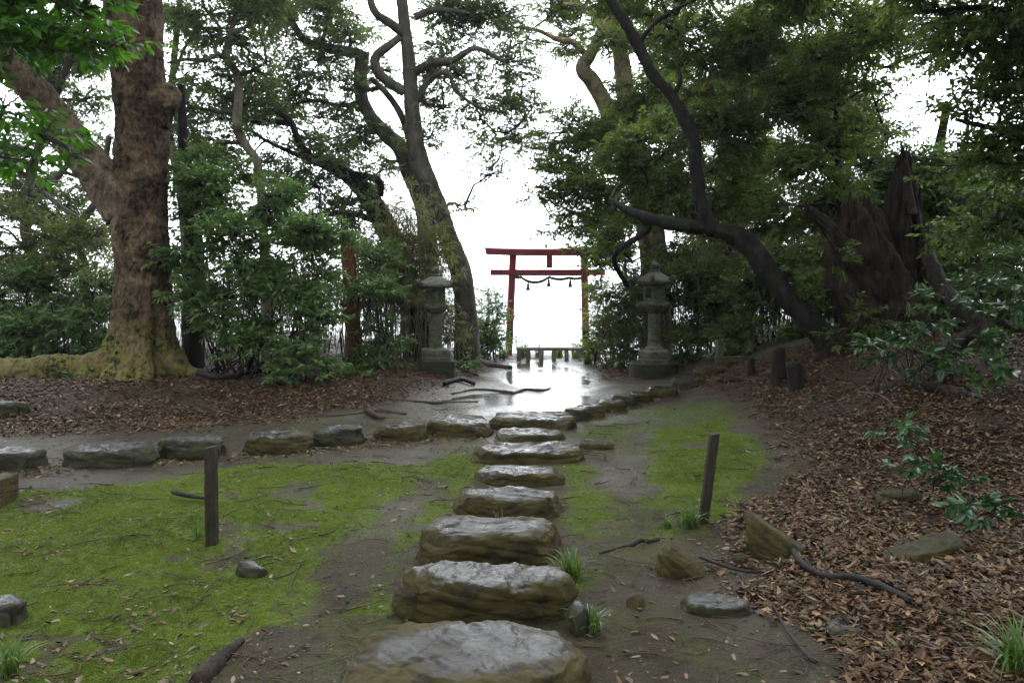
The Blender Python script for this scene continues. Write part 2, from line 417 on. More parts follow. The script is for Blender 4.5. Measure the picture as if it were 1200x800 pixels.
def ground_mat():
    m, nt, bs, out = mat('forest_floor')
    pos = geo_pos(nt); at = attr(nt)
    s = N(nt, 'ShaderNodeSeparateColor'); nt.links.new(at.outputs['Color'], s.inputs[0])
    moss, lit, wet = s.outputs[0], s.outputs[1], s.outputs[2]
    n1 = noise_n(nt, 3, 8, .65, pos, .4); n2 = noise_n(nt, 24, 7, .7, pos); n3 = noise_n(nt, 90, 5, .7, pos); n4 = noise_n(nt, 1.1, 4, .6, pos)
    mud = mixc(nt, ramp(nt, n1, [(.3, 0), (.7, 1)]), (.020, .0135, .007), (.058, .043, .024))
    mud = mixc(nt, ramp(nt, n2, [(.3, .5), (.52, 0)]), mud, (.018, .014, .010))
    mud = mixc(nt, ramp(nt, n4, [(.40, 0), (.62, .6)]), mud, (.058, .058, .022))
    mossc = mixc(nt, ramp(nt, n2, [(.3, 0), (.7, 1)]), (.045, .070, .009), (.115, .155, .020))
    litc = mixc(nt, ramp(nt, n3, [(.35, 0), (.65, 1)]), (.016, .010, .006), (.064, .037, .021))
    f = ramp(nt, maths(nt, 'ADD', moss, maths(nt, 'MULTIPLY', maths(nt, 'SUBTRACT', n2, .5), .5)), [(.25, 0), (.6, 1)])
    c = mixc(nt, f, mud, mossc); c = mixc(nt, lit, c, litc)
    nt.links.new(c, bs.inputs['Base Color'])
    r = ramp(nt, n1, [(.3, .42), (.65, .70)])
    nt.links.new(maths(nt, 'ADD', .16, maths(nt, 'MULTIPLY', wet, .4)), bs.inputs['Specular IOR Level'])
    r = mixc(nt, f, r, (.85, .85, .85)); r = mixc(nt, lit, r, (.6, .6, .6)); r = mixc(nt, wet, r, ramp(nt, n2, [(.3, .06), (.7, .24)]))
    nt.links.new(r, bs.inputs['Roughness'])
    hgt = maths(nt, 'ADD', n2, maths(nt, 'MULTIPLY', n3, .45))
    bump(nt, bs, maths(nt, 'MULTIPLY', hgt, maths(nt, 'SUBTRACT', 1.0, maths(nt, 'MULTIPLY', wet, .8))), .8, .035)
    return m
M['ground'] = ground_mat()

def water_mat(name, col, rough, bs_sc, bmp):
    m, nt, bs, out = mat(name)
    bs.inputs['Base Color'].default_value = (*col, 1); bs.inputs['Roughness'].default_value = rough; bs.inputs['IOR'].default_value = 1.33
    n = noise_n(nt, bs_sc, 4, .6, geo_pos(nt)); bump(nt, bs, n, bmp, .02); return m
M['puddle'] = water_mat('puddle_water', (.03, .026, .02), .13, 9, .25)
M['sea'] = water_mat('sea_water', (.10, .12, .12), .25, .05, .1)

# ------------------------------------------------------------------ ground sheet, puddle, sea
def build_ground():
    ys = np.concatenate([np.linspace(-30, .8, 30), np.exp(np.arange(math.log(1.0), math.log(26), .0062)), np.linspace(26.3, 75, 50)])
    u = np.linspace(-1, 1, 560); xs = np.sinh(u * 3.3) / math.sinh(3.3) * 48
    X, Y = np.meshgrid(xs, ys); m, l = masks(X, Y)
    Z = hh(X, Y, m, l)
    wet = np.clip(1.3 * pond(X, Y) + .35 * sstep(-.2, .3, fbm(X * .9, Y * .9, 0, 3, 77)) * (1 - m) * (1 - l), 0, 1)
    n, k = X.shape
    V = np.stack([X, Y, Z], -1).reshape(-1, 3); col = np.stack([m, l, wet], -1).reshape(-1, 3)
    i, j = np.meshgrid(np.arange(n - 1), np.arange(k - 1), indexing='ij')
    Q = np.stack([i * k + j, i * k + j + 1, (i + 1) * k + j + 1, (i + 1) * k + j], -1).reshape(-1, 4)
    struct(MB().add(V, None, Q, col).build('ground', M['ground']))
build_ground()
def build_puddle():
    mb = MB(); th = np.linspace(0, 2 * math.pi, 72, endpoint=False)
    V = [(.45, 14, -.040)] + [(.45 + 2.3 * math.cos(t) * (1 - .25 * math.sin(t)), 14.2 + 5.3 * math.sin(t), -.040) for t in th]
    T = [(0, 1 + i, 1 + (i + 1) % 72) for i in range(72)]
    struct(mb.add(V, T).build('puddle', M['puddle']))
build_puddle()
def build_sea():
    S = 3000.
    struct(MB().add([(-S, -S, -26), (S, -S, -26), (S, S, -26), (-S, S, -26)], None, [(0, 1, 2, 3)]).build('sea', M['sea']))
build_sea()

# ------------------------------------------------------------------ moss, litter, twigs on the ground (uncountable)
def scatter(x0, x1, y0, y1, n):
    # more points near the camera: density ~ 1/y
    y = y0 * (y1 / y0) ** R.random(n); return x0 + (x1 - x0) * R.random(n), y
def frame_ok(x, y, pad=60): return np.abs(x / y * FPX) < 600 + pad
def build_moss():
    y = 2.9 * (11.5 / 2.9) ** R.random(1500000); x = y * (R.random(1500000) * 2 - 1) * .68
    m, l = masks(x, y)
    cl = fbm(x * 9, y * 9, 0, 3, 5)
    k = R.random(len(x)) < m ** 1.7 * np.clip(.75 + .9 * cl, .12, 1)
    x, y, m, l, cl = x[k], y[k], m[k], l[k], cl[k]
    n = len(x); z = hh(x, y, m, l)
    a = R.random(n) * 6.283; d = np.stack([np.cos(a) * .7, np.sin(a) * .7, .55 + R.random(n) * .8], 1)
    nr = np.stack([-np.cos(a), -np.sin(a), np.full(n, .8)], 1)
    sz = (.0045 + .0055 * R.random(n)) * (y / 4.0) ** .6
    t = np.clip(.48 + .75 * fbm(x * 2.2, y * 2.2, 0, 4, 6) + .45 * cl + .25 * (R.random(n) - .5), 0, 1)
    mb = MB(); leaves(mb, np.stack([x, y, z - .002], 1), d, nr, sz, sz * .55, np.stack([t, t, t], 1))
    tag(mb.build('moss', M['moss'], smooth=False), 'bright green moss carpeting the damp ground beside the stepping stones', 'moss', None, 'stuff')
build_moss()
LC = np.array([(.135, .074, .036), (.088, .048, .025), (.052, .030, .017), (.250, .160, .085), (.125, .092, .058), (.030, .020, .013), (.24, .19, .085), (.085, .120, .028)])
LP = np.array([.22, .25, .2, .09, .10, .10, .02, .02])
def build_litter():
    n = 820000; y = 2.9 * (20.5 / 2.9) ** R.random(n); x = y * (R.random(n) * 2 - 1) * .78
    m, l = masks(x, y)
    stray = .010 + .09 * sstep(.30, .52, fbm(x * 2.1, y * 2.1, 0, 3, 63)) * (x < 0) + .032 * sstep(.2, .5, fbm(x * 1.2, y * 1.2, 0, 3, 51))
    # leaves gather in front of the two kerb rows
    kerb = np.exp(-((y - (9.08 + np.where(x < 0, .46, 1.25) * x)) / .26) ** 2) * (np.abs(x - .2) > .5)
    k = R.random(n) < np.maximum(np.maximum(l ** 1.3 * (1 - .8 * pond(x, y)) * np.clip(.80 + 1.1 * fbm(x * 1.4, y * 1.4, 0, 4, 61), .12, 1), stray), .8 * kerb * (y < 15)) * np.clip((y / 6) ** .0, 0, 1) * .62
    x, y, m, l = x[k], y[k], m[k], l[k]; n = len(x)
    z = hh(x, y, m, l) + l * R.random(n) * .022 + .004
    a = R.random(n) * 6.283; d = np.stack([np.cos(a), np.sin(a), R.normal(0, .22, n)], 1)
    nr = np.stack([R.normal(0, .25, n), R.normal(0, .25, n), np.ones(n)], 1)
    L = (.022 + .052 * R.random(n) ** 1.5) * np.where(y > 9, 1.1, 1) * np.where(l < .3, .35 + .65 * R.random(n), 1)
    c = 1.04 * LC[R.choice(len(LC), n, p=LP)] * (.72 + .5 * R.random((n, 1)))
    pale = (l < .3) & (R.random(n) < .45); c[pale] = np.array([.20, .155, .095]) * (.4 + .8 * R.random((pale.sum(), 1)))
    mb = MB(); leaves(mb, np.stack([x, y, z], 1), d, nr, L, L * (.32 + .18 * R.random(n)), c, 1, R.normal(.08, .22, n), R.normal(.05, .22, n))
    tag(mb.build('leaf_litter', M['litter'], smooth=False), 'brown fallen leaves covering both banks and scattered over the mud', 'fallen leaves', None, 'stuff')
build_litter()
def build_grit():
    n = 120000; y = 2.9 * (11 / 2.9) ** R.random(n); x = y * (R.random(n) * 2 - 1) * .68
    m, l = masks(x, y); k = R.random(n) < np.clip(.30 + .9 * fbm(x * 1.8, y * 1.8, 0, 3, 71), .04, 1) * (1 - .75 * m) * (1 - .6 * l)
    x, y = x[k], y[k]; n = len(x); z = hh(x, y) + .002; a = R.random(n) * 6.283
    d = np.stack([np.cos(a), np.sin(a), R.normal(0, .2, n)], 1); nr = np.stack([R.normal(0, .4, n), R.normal(0, .4, n), np.ones(n)], 1)
    L = (.004 + .016 * R.random(n) ** 3) * (y / 4) ** .5
    c = np.array([(.045, .032, .020), (.020, .014, .010), (.11, .075, .045), (.16, .13, .085), (.05, .055, .02)])[R.choice(5, n, p=[.34, .36, .16, .06, .08])]
    mb = MB(); leaves(mb, np.stack([x, y, z], 1), d, nr, L, L * (.3 + .5 * R.random(n)), c)
    tag(mb.build('soil_crumbs', M['litter'], smooth=False), 'dark crumbs of soil and broken leaf on the bare mud', 'crumbs', None, 'stuff')
build_grit()
def build_twigs():
    mb = MB()
    for i in range(760):
        y = 3.0 * (10 / 3.0) ** random.random(); x = y * random.uniform(-.66, .66)
        L = random.uniform(.06, .32) * (1 if random.random() < .85 else 1.8); a = random.random() * 6.28; k = random.uniform(-1.2, 1.2)
        n = 5; pts = []
        for j in range(n):
            t = j / (n - 1); aa = a + k * t; pts.append((x + L * t * math.cos(aa), y + L * t * math.sin(aa)))
        q = np.array(pts); z = hh(q[:, 0], q[:, 1]) + .006 + .012 * R.random(n)
        r = random.uniform(.0018, .0045) * (y / 4) ** .5
        tube(mb, np.c_[q, z], np.linspace(r, r * .5, n), 4, .05, 0, col=(0, 0, 0))
    tag(mb.build('twig_litter', M['twig']), 'thin brown twigs strewn over the bare mud and moss', 'twigs', None, 'stuff')
build_twigs()

# ------------------------------------------------------------------ stones
def cube_sphere(k):
    g = np.linspace(-1, 1, k); A, B = np.meshgrid(g, g, indexing='ij'); O = np.ones_like(A)
    V, Q = [], []; off = 0
    for f in ((A, B, O), (B, A, -O), (O, A, B), (-O, B, A), (B, O, A), (A, -O, B)):
        V.append(np.stack(f, -1).reshape(-1, 3))
        i, j = np.meshgrid(np.arange(k - 1), np.arange(k - 1), indexing='ij')
        Q.append(np.stack([i * k + j, (i + 1) * k + j, (i + 1) * k + j + 1, i * k + j + 1], -1).reshape(-1, 4) + off); off += k * k
    V = np.concatenate(V); Q = np.concatenate(Q)
    key = np.round(V * 1e4).astype(np.int64); _, idx, inv = np.unique(key, axis=0, return_index=True, return_inverse=True)
    return V[idx], inv.reshape(-1)[Q]
_CS = {}
def stone_mesh(w, d, h, seed, k=26, box=.24, rough=1.0, tilt=(0, 0), rz=0.0, strata=1.0, bev=.21, cuts=9):
    if k not in _CS: _CS[k] = cube_sphere(k)
    V, Q = _CS[k]
    V = np.sign(V) * (1 - (1 - np.abs(V)) ** 1.25)
    half = np.array([w / 2, d / 2, h / 2]); b = min(bev * h, .42 * min(w, d))
    q = V * half; inner = np.clip(q, -(half - b), half - b); n = unit(q - inner); q = inner + n * b
    s = seed * 7.3
    u, v = q[:, 0] / half[0], q[:, 1] / half[1]; mx = np.maximum(np.abs(u), np.abs(v)) + 1e-6; mx0 = np.hypot(u, v) * .85
    e = 2.6 + .35 * (seed % 4)
    pl = mx / ((np.abs(u) ** e + np.abs(v) ** e) ** (1 / e) + 1e-6)
    th = np.arctan2(v, u)
    pl = pl * (1 + .13 * vnoise(np.cos(th) * 1.3 + 9, np.sin(th) * 1.3, seed * 3.1, seed) + .05 * vnoise(np.cos(th) * 3.5, np.sin(th) * 3.5, seed * 1.7, seed + 3) + .03)
    q[:, 0] *= pl; q[:, 1] *= pl
    q[:, :2] *= (1 + .10 * np.clip(-q[:, 2] / half[2], -1, 1) * (.4 + .6 * vnoise(np.cos(th) * 2, np.sin(th) * 2, 1.5, seed + 2)))[:, None]
    rg_ = np.random.default_rng(seed)
    for c_ in range(cuts):          # flat chips broken off the edges
        a_ = rg_.random() * 6.283; el = rg_.uniform(.15, .75) if c_ % 3 else rg_.uniform(.75, 1.1)
        m_ = np.array([math.cos(a_) * math.cos(el), math.sin(a_) * math.cos(el), math.sin(el)])
        ex = np.max(q @ m_); dd = q @ m_ - ex * rg_.uniform(.84, .96)
        q = q - np.maximum(dd, 0)[:, None] * m_ * .92
    side = 1 - sstep(.45, .95, np.abs(n[:, 2])); sc = min(1, w / .6 + .2) * rough
    off = .022 * fbm(q[:, 0] * 3.2 + s, q[:, 1] * 3.2, q[:, 2] * 3.2, 3, seed) * (.15 + 1.1 * side)
    off = off + strata * .010 * side * (np.abs(vnoise(q[:, 0] * 1.6 + s, q[:, 1] * 1.6, q[:, 2] * 20 + q[:, 0] * 3, seed + 5)) * 2 - 1) + .016 * fbm(q[:, 0] * 12 + s, q[:, 1] * 12, q[:, 2] * 22, 3, seed + 8)
    q = q + n * (off * sc)[:, None]
    ca_, sa_ = math.cos(seed * 2.3), math.sin(seed * 2.3); u_ = q[:, 0] * ca_ + q[:, 1] * sa_; v_ = q[:, 1] * ca_ - q[:, 0] * sa_
    rg = fbm(u_ * 2.2 + s, v_ * 5.0, 0, 4, seed + 11)
    rg2 = fbm(u_ * 7 + s, v_ * 17, 0, 3, seed + 13); led = .012 * fbm(q[:, 0] * 2.2 + s, q[:, 1] * 2.2, 0, 2, seed + 12) + .009 * sstep(-.02, .03, rg) + .007 * sstep(-.03, .05, rg2) + .004 * fbm(u_ * 22, v_ * 40, 0, 2, seed + 14)
    q[:, 2] += led * sstep(.2, .7, n[:, 2]) * sc
    q[:, 2] += q[:, 0] * math.tan(tilt[0]) + q[:, 1] * math.tan(tilt[1])
    c, s_ = math.cos(rz), math.sin(rz)
    q = np.stack([q[:, 0] * c - q[:, 1] * s_, q[:, 0] * s_ + q[:, 1] * c, q[:, 2]], 1)
    rim = np.clip(sstep(.38, .92, mx0) + .35 * fbm(q[:, 0] * 4 + s, q[:, 1] * 4, 0, 2, seed + 30), 0, 1)
    return q, Q, np.repeat(rim[:, None], 3, 1)
def stone(x, y, w, d, top, seed, label, group=None, name='stepping_stone', m='rock', cat='stone', bury=.10, **kw):
    if name in ('stepping_stone', 'kerb_stone'): top -= .028
    z = hz(x, y); h = top + bury
    q, Q, rim = stone_mesh(w, d, h, seed, **kw)
    q[:, 2] += (top - bury) / 2
    o = MB().add(q, None, Q, rim).build(name, M[m]); o.location = (x, y, z)
    return tag(o, label, cat, group)
def stone_px(x0, x1, yback, yfront, top, seed, label, dmin=.3, **kw):
    if kw.get('name') == 'kerb_stone': top += .035
    Yf = (HC + .0) * FPX / (yfront - 343); cx = (x0 + x1) / 2
    Yb = (HC - top) * FPX / (yback - 343); d = max(dmin, Yb - Yf)
    Y = Yf + d / 2; w = (x1 - x0) / FPX * (Yf + .35 * d)
    return stone((cx - 600) / FPX * (Yf + .3 * d), Y, w * (.96 if kw.get('name') == 'kerb_stone' else 1.03), d * 1.04, top, seed, label, **kw)
gS = 'stepping stones of the central path'
stone_px(386, 694, 728, 880, .20, 1, 'broad wet grey slab at the front of the stone path, cut by the picture edge', group=gS, k=96, cuts=4)
stone_px(458, 667, 653, 742, .22, 2, 'thick mossy boulder second from the front of the path, tall yellowish face', group=gS, k=90, tilt=(-.07, 0), box=.33)
stone_px(494, 665, 605, 674, .19, 3, 'third stone of the central path, dark front, grass tuft at its right end', group=gS, k=80, tilt=(-.04, .0))
stone_px(530, 661, 568, 613, .16, 4, 'fourth central stone, brown sided, rounded, thin grass blade in front', group=gS, k=64)
stone_px(554, 658, 541, 574, .13, 5, 'small fifth central stone with straight dark front and white sheen', group=gS, k=52, box=.32)
stone_px(558, 682, 515, 546, .13, 6, 'sixth central stone with shiny sloping top and squared right end', group=gS, k=52, box=.3)
stone_px(578, 662, 500, 518, .08, 7, 'low flat seventh stone of the path, dark and shiny, before the kerb row', group=gS, k=30)
stone_px(572, 672, 478, 505, .15, 8, 'large dark stone where the central path meets the crossing kerb row', group=gS, k=52)
gK = 'kerb stones of the row crossing the path'
stone_px(-20, 38, 521, 556, .15, 11, 'kerb stone cut by the picture edge above the square granite block', group=gK, k=32, m='rock_grey', name='kerb_stone')
stone_px(66, 172, 515, 552, .15, 12, 'long low grey kerb stone sloping down at its left end, second along the row', group=gK, k=48, m='rock_grey', name='kerb_stone', tilt=(.06, 0))
stone_px(180, 260, 509, 540, .16, 13, 'rounded flat topped kerb stone right behind the square timber post', group=gK, k=48, m='rock_grey', name='kerb_stone')
stone_px(280, 363, 501, 533, .16, 14, 'kerb stone with bright olive moss on its whole front', group=gK, k=48, m='rock', name='kerb_stone')
stone_px(361, 427, 496, 523, .15, 15, 'dark angular kerb stone narrowing downwards, right of the olive mossy one', group=gK, k=48, m='rock_grey', name='kerb_stone', box=.28)
stone_px(436, 503, 493, 519, .14, 16, 'kerb stone with a stepped top and notched corner, two before the central path', group=gK, k=48, m='rock', name='kerb_stone', box=.3)
stone_px(499, 576, 486, 514, .13, 17, 'wide wet kerb stone touching the central path on its shaded side', group=gK, k=48, m='rock', name='kerb_stone')
for i, (a, b, yb, yf, s, lb) in enumerate((
    (662, 692, 473, 493, 21, 'dark kerb stone directly right of the path crossing'),
    (674, 710, 469, 488, 22, 'rounded kerb stone second right of the crossing'),
    (699, 734, 466, 482, 23, 'olive kerb stone with a little moss behind it, third right of the crossing'),
    (717, 749, 461, 475, 24, 'mossy rounded kerb stone below the right lantern, left of its plinth'),
    (738, 767, 457, 472, 25, 'flattish pale kerb stone just below the right lantern plinth corner'),
    (758, 798, 453, 467, 26, 'widest flat kerb stone in front of the right lantern'),
    (787, 832, 449, 461, 27, 'thin flat kerb stone right of the lantern plinth'),
    (815, 856, 446, 456, 28, 'low grey kerb stone just before the last one of the receding row'),
    (840, 880, 443, 452, 29, 'last small kerb stone at the foot of the dark bank'))):
    stone_px(a, b, yb, yf, .13, s, lb, .35, group=gK, k=26, m='rock' if i % 3 else 'rock_grey', name='kerb_stone')
gR = 'loose rocks'
stone_px(678, 719, 515, 530, .07, 31, 'small flat olive stone lying alone on the moss right of the path', .2, group=gR, k=24, name='flat_stone', m='rock_moss')
def rock(px, py, w, d, top, seed, label, tilt=(0, 0), rz=0, m='rock_moss', **kw):
    g = G(px, py); return stone(g[0], g[1], w, d, top, seed, label, 'loose rocks', 'rock', m, 'rock', tilt=tilt, rz=rz, **kw)
rock(800, 672, .27, .17, .12, 41, 'olive wedge shaped rock leaning to the right beside the bare mud', (-.55, 0), -.35, k=30, box=.3)
rock(912, 650, .40, .20, .14, 42, 'pointed mossy rock half buried in leaves behind the fallen branch', (-.55, 0), -.3, k=30, box=.3)
rock(1085, 650, .50, .24, .055, 43, 'low dark mossy rock among the leaves below the glossy seedlings', (.2, 0), .25, k=30)
rock(838, 716, .36, .22, .045, 44, 'flat grey stone sunk in the mud below the wedge shaped rock', (0, 0), -.1, 'rock_grey', k=30)
rock(678, 738, .10, .15, .12, 45, 'small upright stone wedged beside the second path stone under a grass tuft', (-.1, 0), 0, 'rock_grey', k=22)
rock(745, 708, .09, .08, .05, 46, 'tiny brown stone alone on the wet mud', (0, .1), .3, k=18)
rock(868, 660, .09, .07, .06, 47, 'small brown stone standing between the two tilted mossy rocks', (0, 0), .6, k=18)
rock(296, 672, .20, .11, .05, 48, 'small dark stone poking out of the moss right of the near timber post', (-.2, 0), -.3, 'rock_grey', k=22)
rock(2, 728, .22, .22, .10, 49, 'grey stone at the moss edge beside the lowest left grass tuft', (0, 0), .2, 'rock_grey', k=26)
rock(1000, 740, .30, .2, .03, 50, 'dark flat stone nearly covered by brown leaves in the lower right', (0, 0), .1, 'rock_grey', k=24)
rock(1055, 585, .34, .2, .06, 51, 'dull green flat stone among leaves up the right bank', (0, 0), .1, k=24)
rock(10, 483, .5, .3, .12, 52, 'grey green stone resting on the leaves below the big mossy root', (0, 0), .1, 'rock_grey', k=24)

def box_mb(mb, c, s, bev=.01, rz=0.0, tilt=(0, 0), jit=0.0, col=None):
    """a bevelled box from rings"""
    sx, sy, sz = np.asarray(s) / 2; b = min(bev, sx * .6, sy * .6, sz * .6)
    V, Q = [], []
    rings = [(-sz, b), (-sz + b, 0), (sz - b, 0), (sz, b)]
    for z, i in rings:
        x, y = sx - i, sy - i
        for (u, v) in ((-x + b, -y), (x - b, -y), (x, -y + b), (x, y - b), (x - b, y), (-x + b, y), (-x, y - b), (-x, -y + b)): V.append((u, v, z))
    for k in range(3):
        for j in range(8): Q.append((k * 8 + j, k * 8 + (j + 1) % 8, k * 8 + 8 + (j + 1) % 8, k * 8 + 8 + j))
    T = [(0, (j + 1), j) for j in range(1, 7)] + [(24, 24 + j, 24 + j + 1) for j in range(1, 7)]
    V = np.array(V)
    if jit: V = V + R.normal(0, jit, V.shape)
    V[:, 0] += V[:, 2] * math.tan(tilt[0]); V[:, 1] += V[:, 2] * math.tan(tilt[1])
    c_, s_ = math.cos(rz), math.sin(rz)
    V = np.stack([V[:, 0] * c_ - V[:, 1] * s_, V[:, 0] * s_ + V[:, 1] * c_, V[:, 2]], 1) + np.asarray(c)
    mb.add(V, T, Q, col); return mb
g = G(-30, 594)
o = box_mb(MB(), (0, 0, .06), (.60, .26, .26), .012, .02, jit=.004).build('granite_block', M['rock_moss'], smooth=False); o.location = (g[0] - .14, g[1] + .15, g[2] - .01)
tag(o, 'squared granite block at the picture edge in front of the kerb row', 'stone block')

# ------------------------------------------------------------------ timber posts
def timber_post(px, pyb, pyt, wpx, lean, label):
    g = G(px, pyb); H = (pyb - pyt) / FPX * g[1]; w = wpx / FPX * g[1]
    mb = MB(); n = 14; q = []
    zs = np.linspace(-.1, H, n); V = []; Q = []
    for i, z in enumerate(zs):
        for (a, b) in ((-.42, -.5), (.42, -.5), (.5, -.42), (.5, .42), (.42, .5), (-.42, .5), (-.5, .42), (-.5, -.42)):
            V.append((a * w * (1 + .04 * math.sin(i * 1.7)) + lean * z, b * w + .03 * z, z + (.012 * a if i == n - 1 else 0)))
    for i in range(n - 1):
        for j in range(8): Q.append((i * 8 + j, i * 8 + (j + 1) % 8, i * 8 + 8 + (j + 1) % 8, i * 8 + 8 + j))
    k = (n - 1) * 8; T = [(k, k + j, k + j + 1) for j in range(1, 7)]
    o = mb.add(V, T, Q).build('timber_post', M['timber'], smooth=False); o.location = g
    return tag(o, label, 'post', 'square timber posts')
timber_post(248.5, 639, 521, 12.5, 0.0, 'upright square dark timber post standing in the bright moss')
timber_post(824, 613, 507, 10.5, .12, 'leaning square dark timber post with a grass tuft at its foot')

# ------------------------------------------------------------------ grass tufts
def grass_tuft(px, py, n, Lpx, label, m='grass', spread=1.0, name='grass_tuft', group='grass tufts', xyz=None, wide=1.0):
    g = G(px, py) if xyz is None else np.array(xyz); Y = g[1]; L0 = Lpx / FPX * Y; mb = MB()
    for i in range(int(n * 1.8)):
        a = random.random() * 6.283; L = L0 * random.uniform(.5, 1.15); out = random.uniform(.15, .8) * spread; w = L * .020 * wide * random.uniform(.7, 1.3) + .0010
        b = np.array([random.gauss(0, .12) * L0, random.gauss(0, .1) * L0, -.005]); dr = np.array([math.cos(a), math.sin(a), 0]); sd = np.array([-math.sin(a), math.cos(a), 0])
        V = []; t_ = random.random()
        for j in range(6):
            t = j / 5; p = b + dr * L * out * t ** 1.5 + np.array([0, 0, L * (t * (1.05 - .15 * out) - .55 * out * t ** 3)]); ww = w * (1 - t ** 2 * .95)
            V += [p - sd * ww, p + sd * ww]
        mb.add(V, None, [(2 * j, 2 * j + 1, 2 * j + 3, 2 * j + 2) for j in range(5)], (t_, t_, t_))
    o = mb.build(name, M[m]); o.location = g
    return tag(o, label, 'grass', group)
grass_tuft(668, 676, 46, 44, 'grass tuft drooping at the end of the third path stone', spread=1.2)
grass_tuft(690, 740, 44, 42, 'grass tuft over the small upright stone beside the second path stone', spread=1.2)
grass_tuft(808, 618, 60, 36, 'pale grass tuft at the foot of the leaning timber post', spread=1.2, m='grass')
grass_tuft(782, 618, 24, 22, 'short pale grass just left of the leaning post tuft', spread=1.3)
grass_tuft(10, 790, 34, 55, 'grass tuft in the lower left corner of the moss', spread=1.0)
grass_tuft(1195, 790, 70, 80, 'long bladed grass clump in the lower right corner of the leaves', spread=1.3)
grass_tuft(583, 612, 8, 22, 'few pale grass blades in front of the fourth path stone', 'dry_grass', 1.2)
grass_tuft(232, 632, 20, 20, 'thin grass sprouting beside the upright timber post', spread=.8)
grass_tuft(1045, 765, 14, 16, 'short grass sprig among leaves in the lower right', spread=1.2)

# ------------------------------------------------------------------ branches and roots lying on the ground
def ground_branch(pxs, r0, r1, label, name='fallen_branch', m='branch_dark', lift=.9, cat='branch', group=None, amp=.25, seg=9, forks=()):
    g = [G(a, b) for a, b in pxs]
    pts = np.array(g); rr = np.linspace(r0, r1, len(pts)); pts[:, 2] += rr * lift + (.025 if name == 'fallen_branch' else 0)
    mb = MB(); tube(mb, pts, rr, seg, .05, amp, 9, random.randint(0, 99))
    for f in forks:
        q = np.array([G(a, b) for a, b in f]); q[:, 2] += r1 * .8; tube(mb, q, np.linspace(r1 * 1.1, r1 * .5, len(q)), 7, .05, .2, 9, 3)
    return tag(mb.build(name, M[m]), label, cat, group)
ground_branch([(925, 645), (938, 668), (965, 683), (1000, 686), (1035, 698), (1068, 713)], .020, .017, 'dark crooked fallen branch lying on the brown leaves', forks=([(1000, 686), (1012, 694), (1030, 692)],))
ground_branch([(703, 649), (716, 645), (728, 641), (738, 640), (750, 635), (760, 637), (770, 633)], .010, .026, 'black knobbly piece of wood on the mud below the leaning post', 'driftwood_piece', lift=.2, amp=.75, seg=16)
ground_branch([(820, 660), (845, 668), (870, 676), (895, 677)], .010, .008, 'thin dark stick between the two tilted mossy rocks')
ground_branch([(203, 583), (222, 587), (243, 590)], .022, .012, 'short grey stick on the moss behind the upright timber post')
ground_branch([(235, 800), (262, 770), (284, 752)], .045, .02, 'smooth dark root emerging from mud at the bottom of the moss', 'exposed_root', 'grey_wood', 0, 'root')
ground_branch([(905, 715), (920, 742), (940, 770), (955, 785)], .006, .010, 'slim dark stick pointing downhill in the lower leaves')
ground_branch([(445, 466), (480, 470), (520, 472), (560, 471)], .030, .022, 'long straight root crossing the wet path before the puddle', 'exposed_root', 'wet_root', -.1, 'root', 'roots crossing the wet path')
ground_branch([(360, 488), (400, 487), (440, 482), (475, 486)], .035, .04, 'gnarled dark root along the leaf edge behind the kerb row', 'exposed_root', 'wet_root', -.1, 'root', 'roots crossing the wet path', forks=([(430, 484), (440, 490), (450, 493)],))
ground_branch([(530, 462), (555, 457), (580, 458), (600, 461)], .03, .045, 'short humped root beside the puddle edge', 'exposed_root', 'wet_root', -.1, 'root', 'roots crossing the wet path')
ground_branch([(600, 462), (616, 457), (634, 458), (645, 456)], .05, .035, 'dark root lump standing out of the bright puddle', 'exposed_root', 'wet_root', -.1, 'root', 'roots crossing the wet path')
ground_branch([(545, 418), (562, 425), (580, 430), (600, 432)], .10, .05, 'root running from the leaning double trunk to the puddle', 'exposed_root', 'bark_mid', .4, 'root', 'roots crossing the wet path')
ground_branch([(520, 452), (540, 447), (556, 452)], .03, .03, 'thin looped root on the wet ground below the left lantern', 'exposed_root', 'bark_dark', 1.2, 'root', 'roots crossing the wet path')
ground_branch([(232, 442), (262, 446), (300, 438)], .05, .03, 'dead branches heap stem below the dense shrub', 'fallen_branch', 'branch_dark', .8)
ground_branch([(840, 448), (870, 446), (905, 447)], .05, .045, 'low log lying at the foot of the dark bank beside the small stump', 'fallen_log', 'grey_wood', .4, 'log')

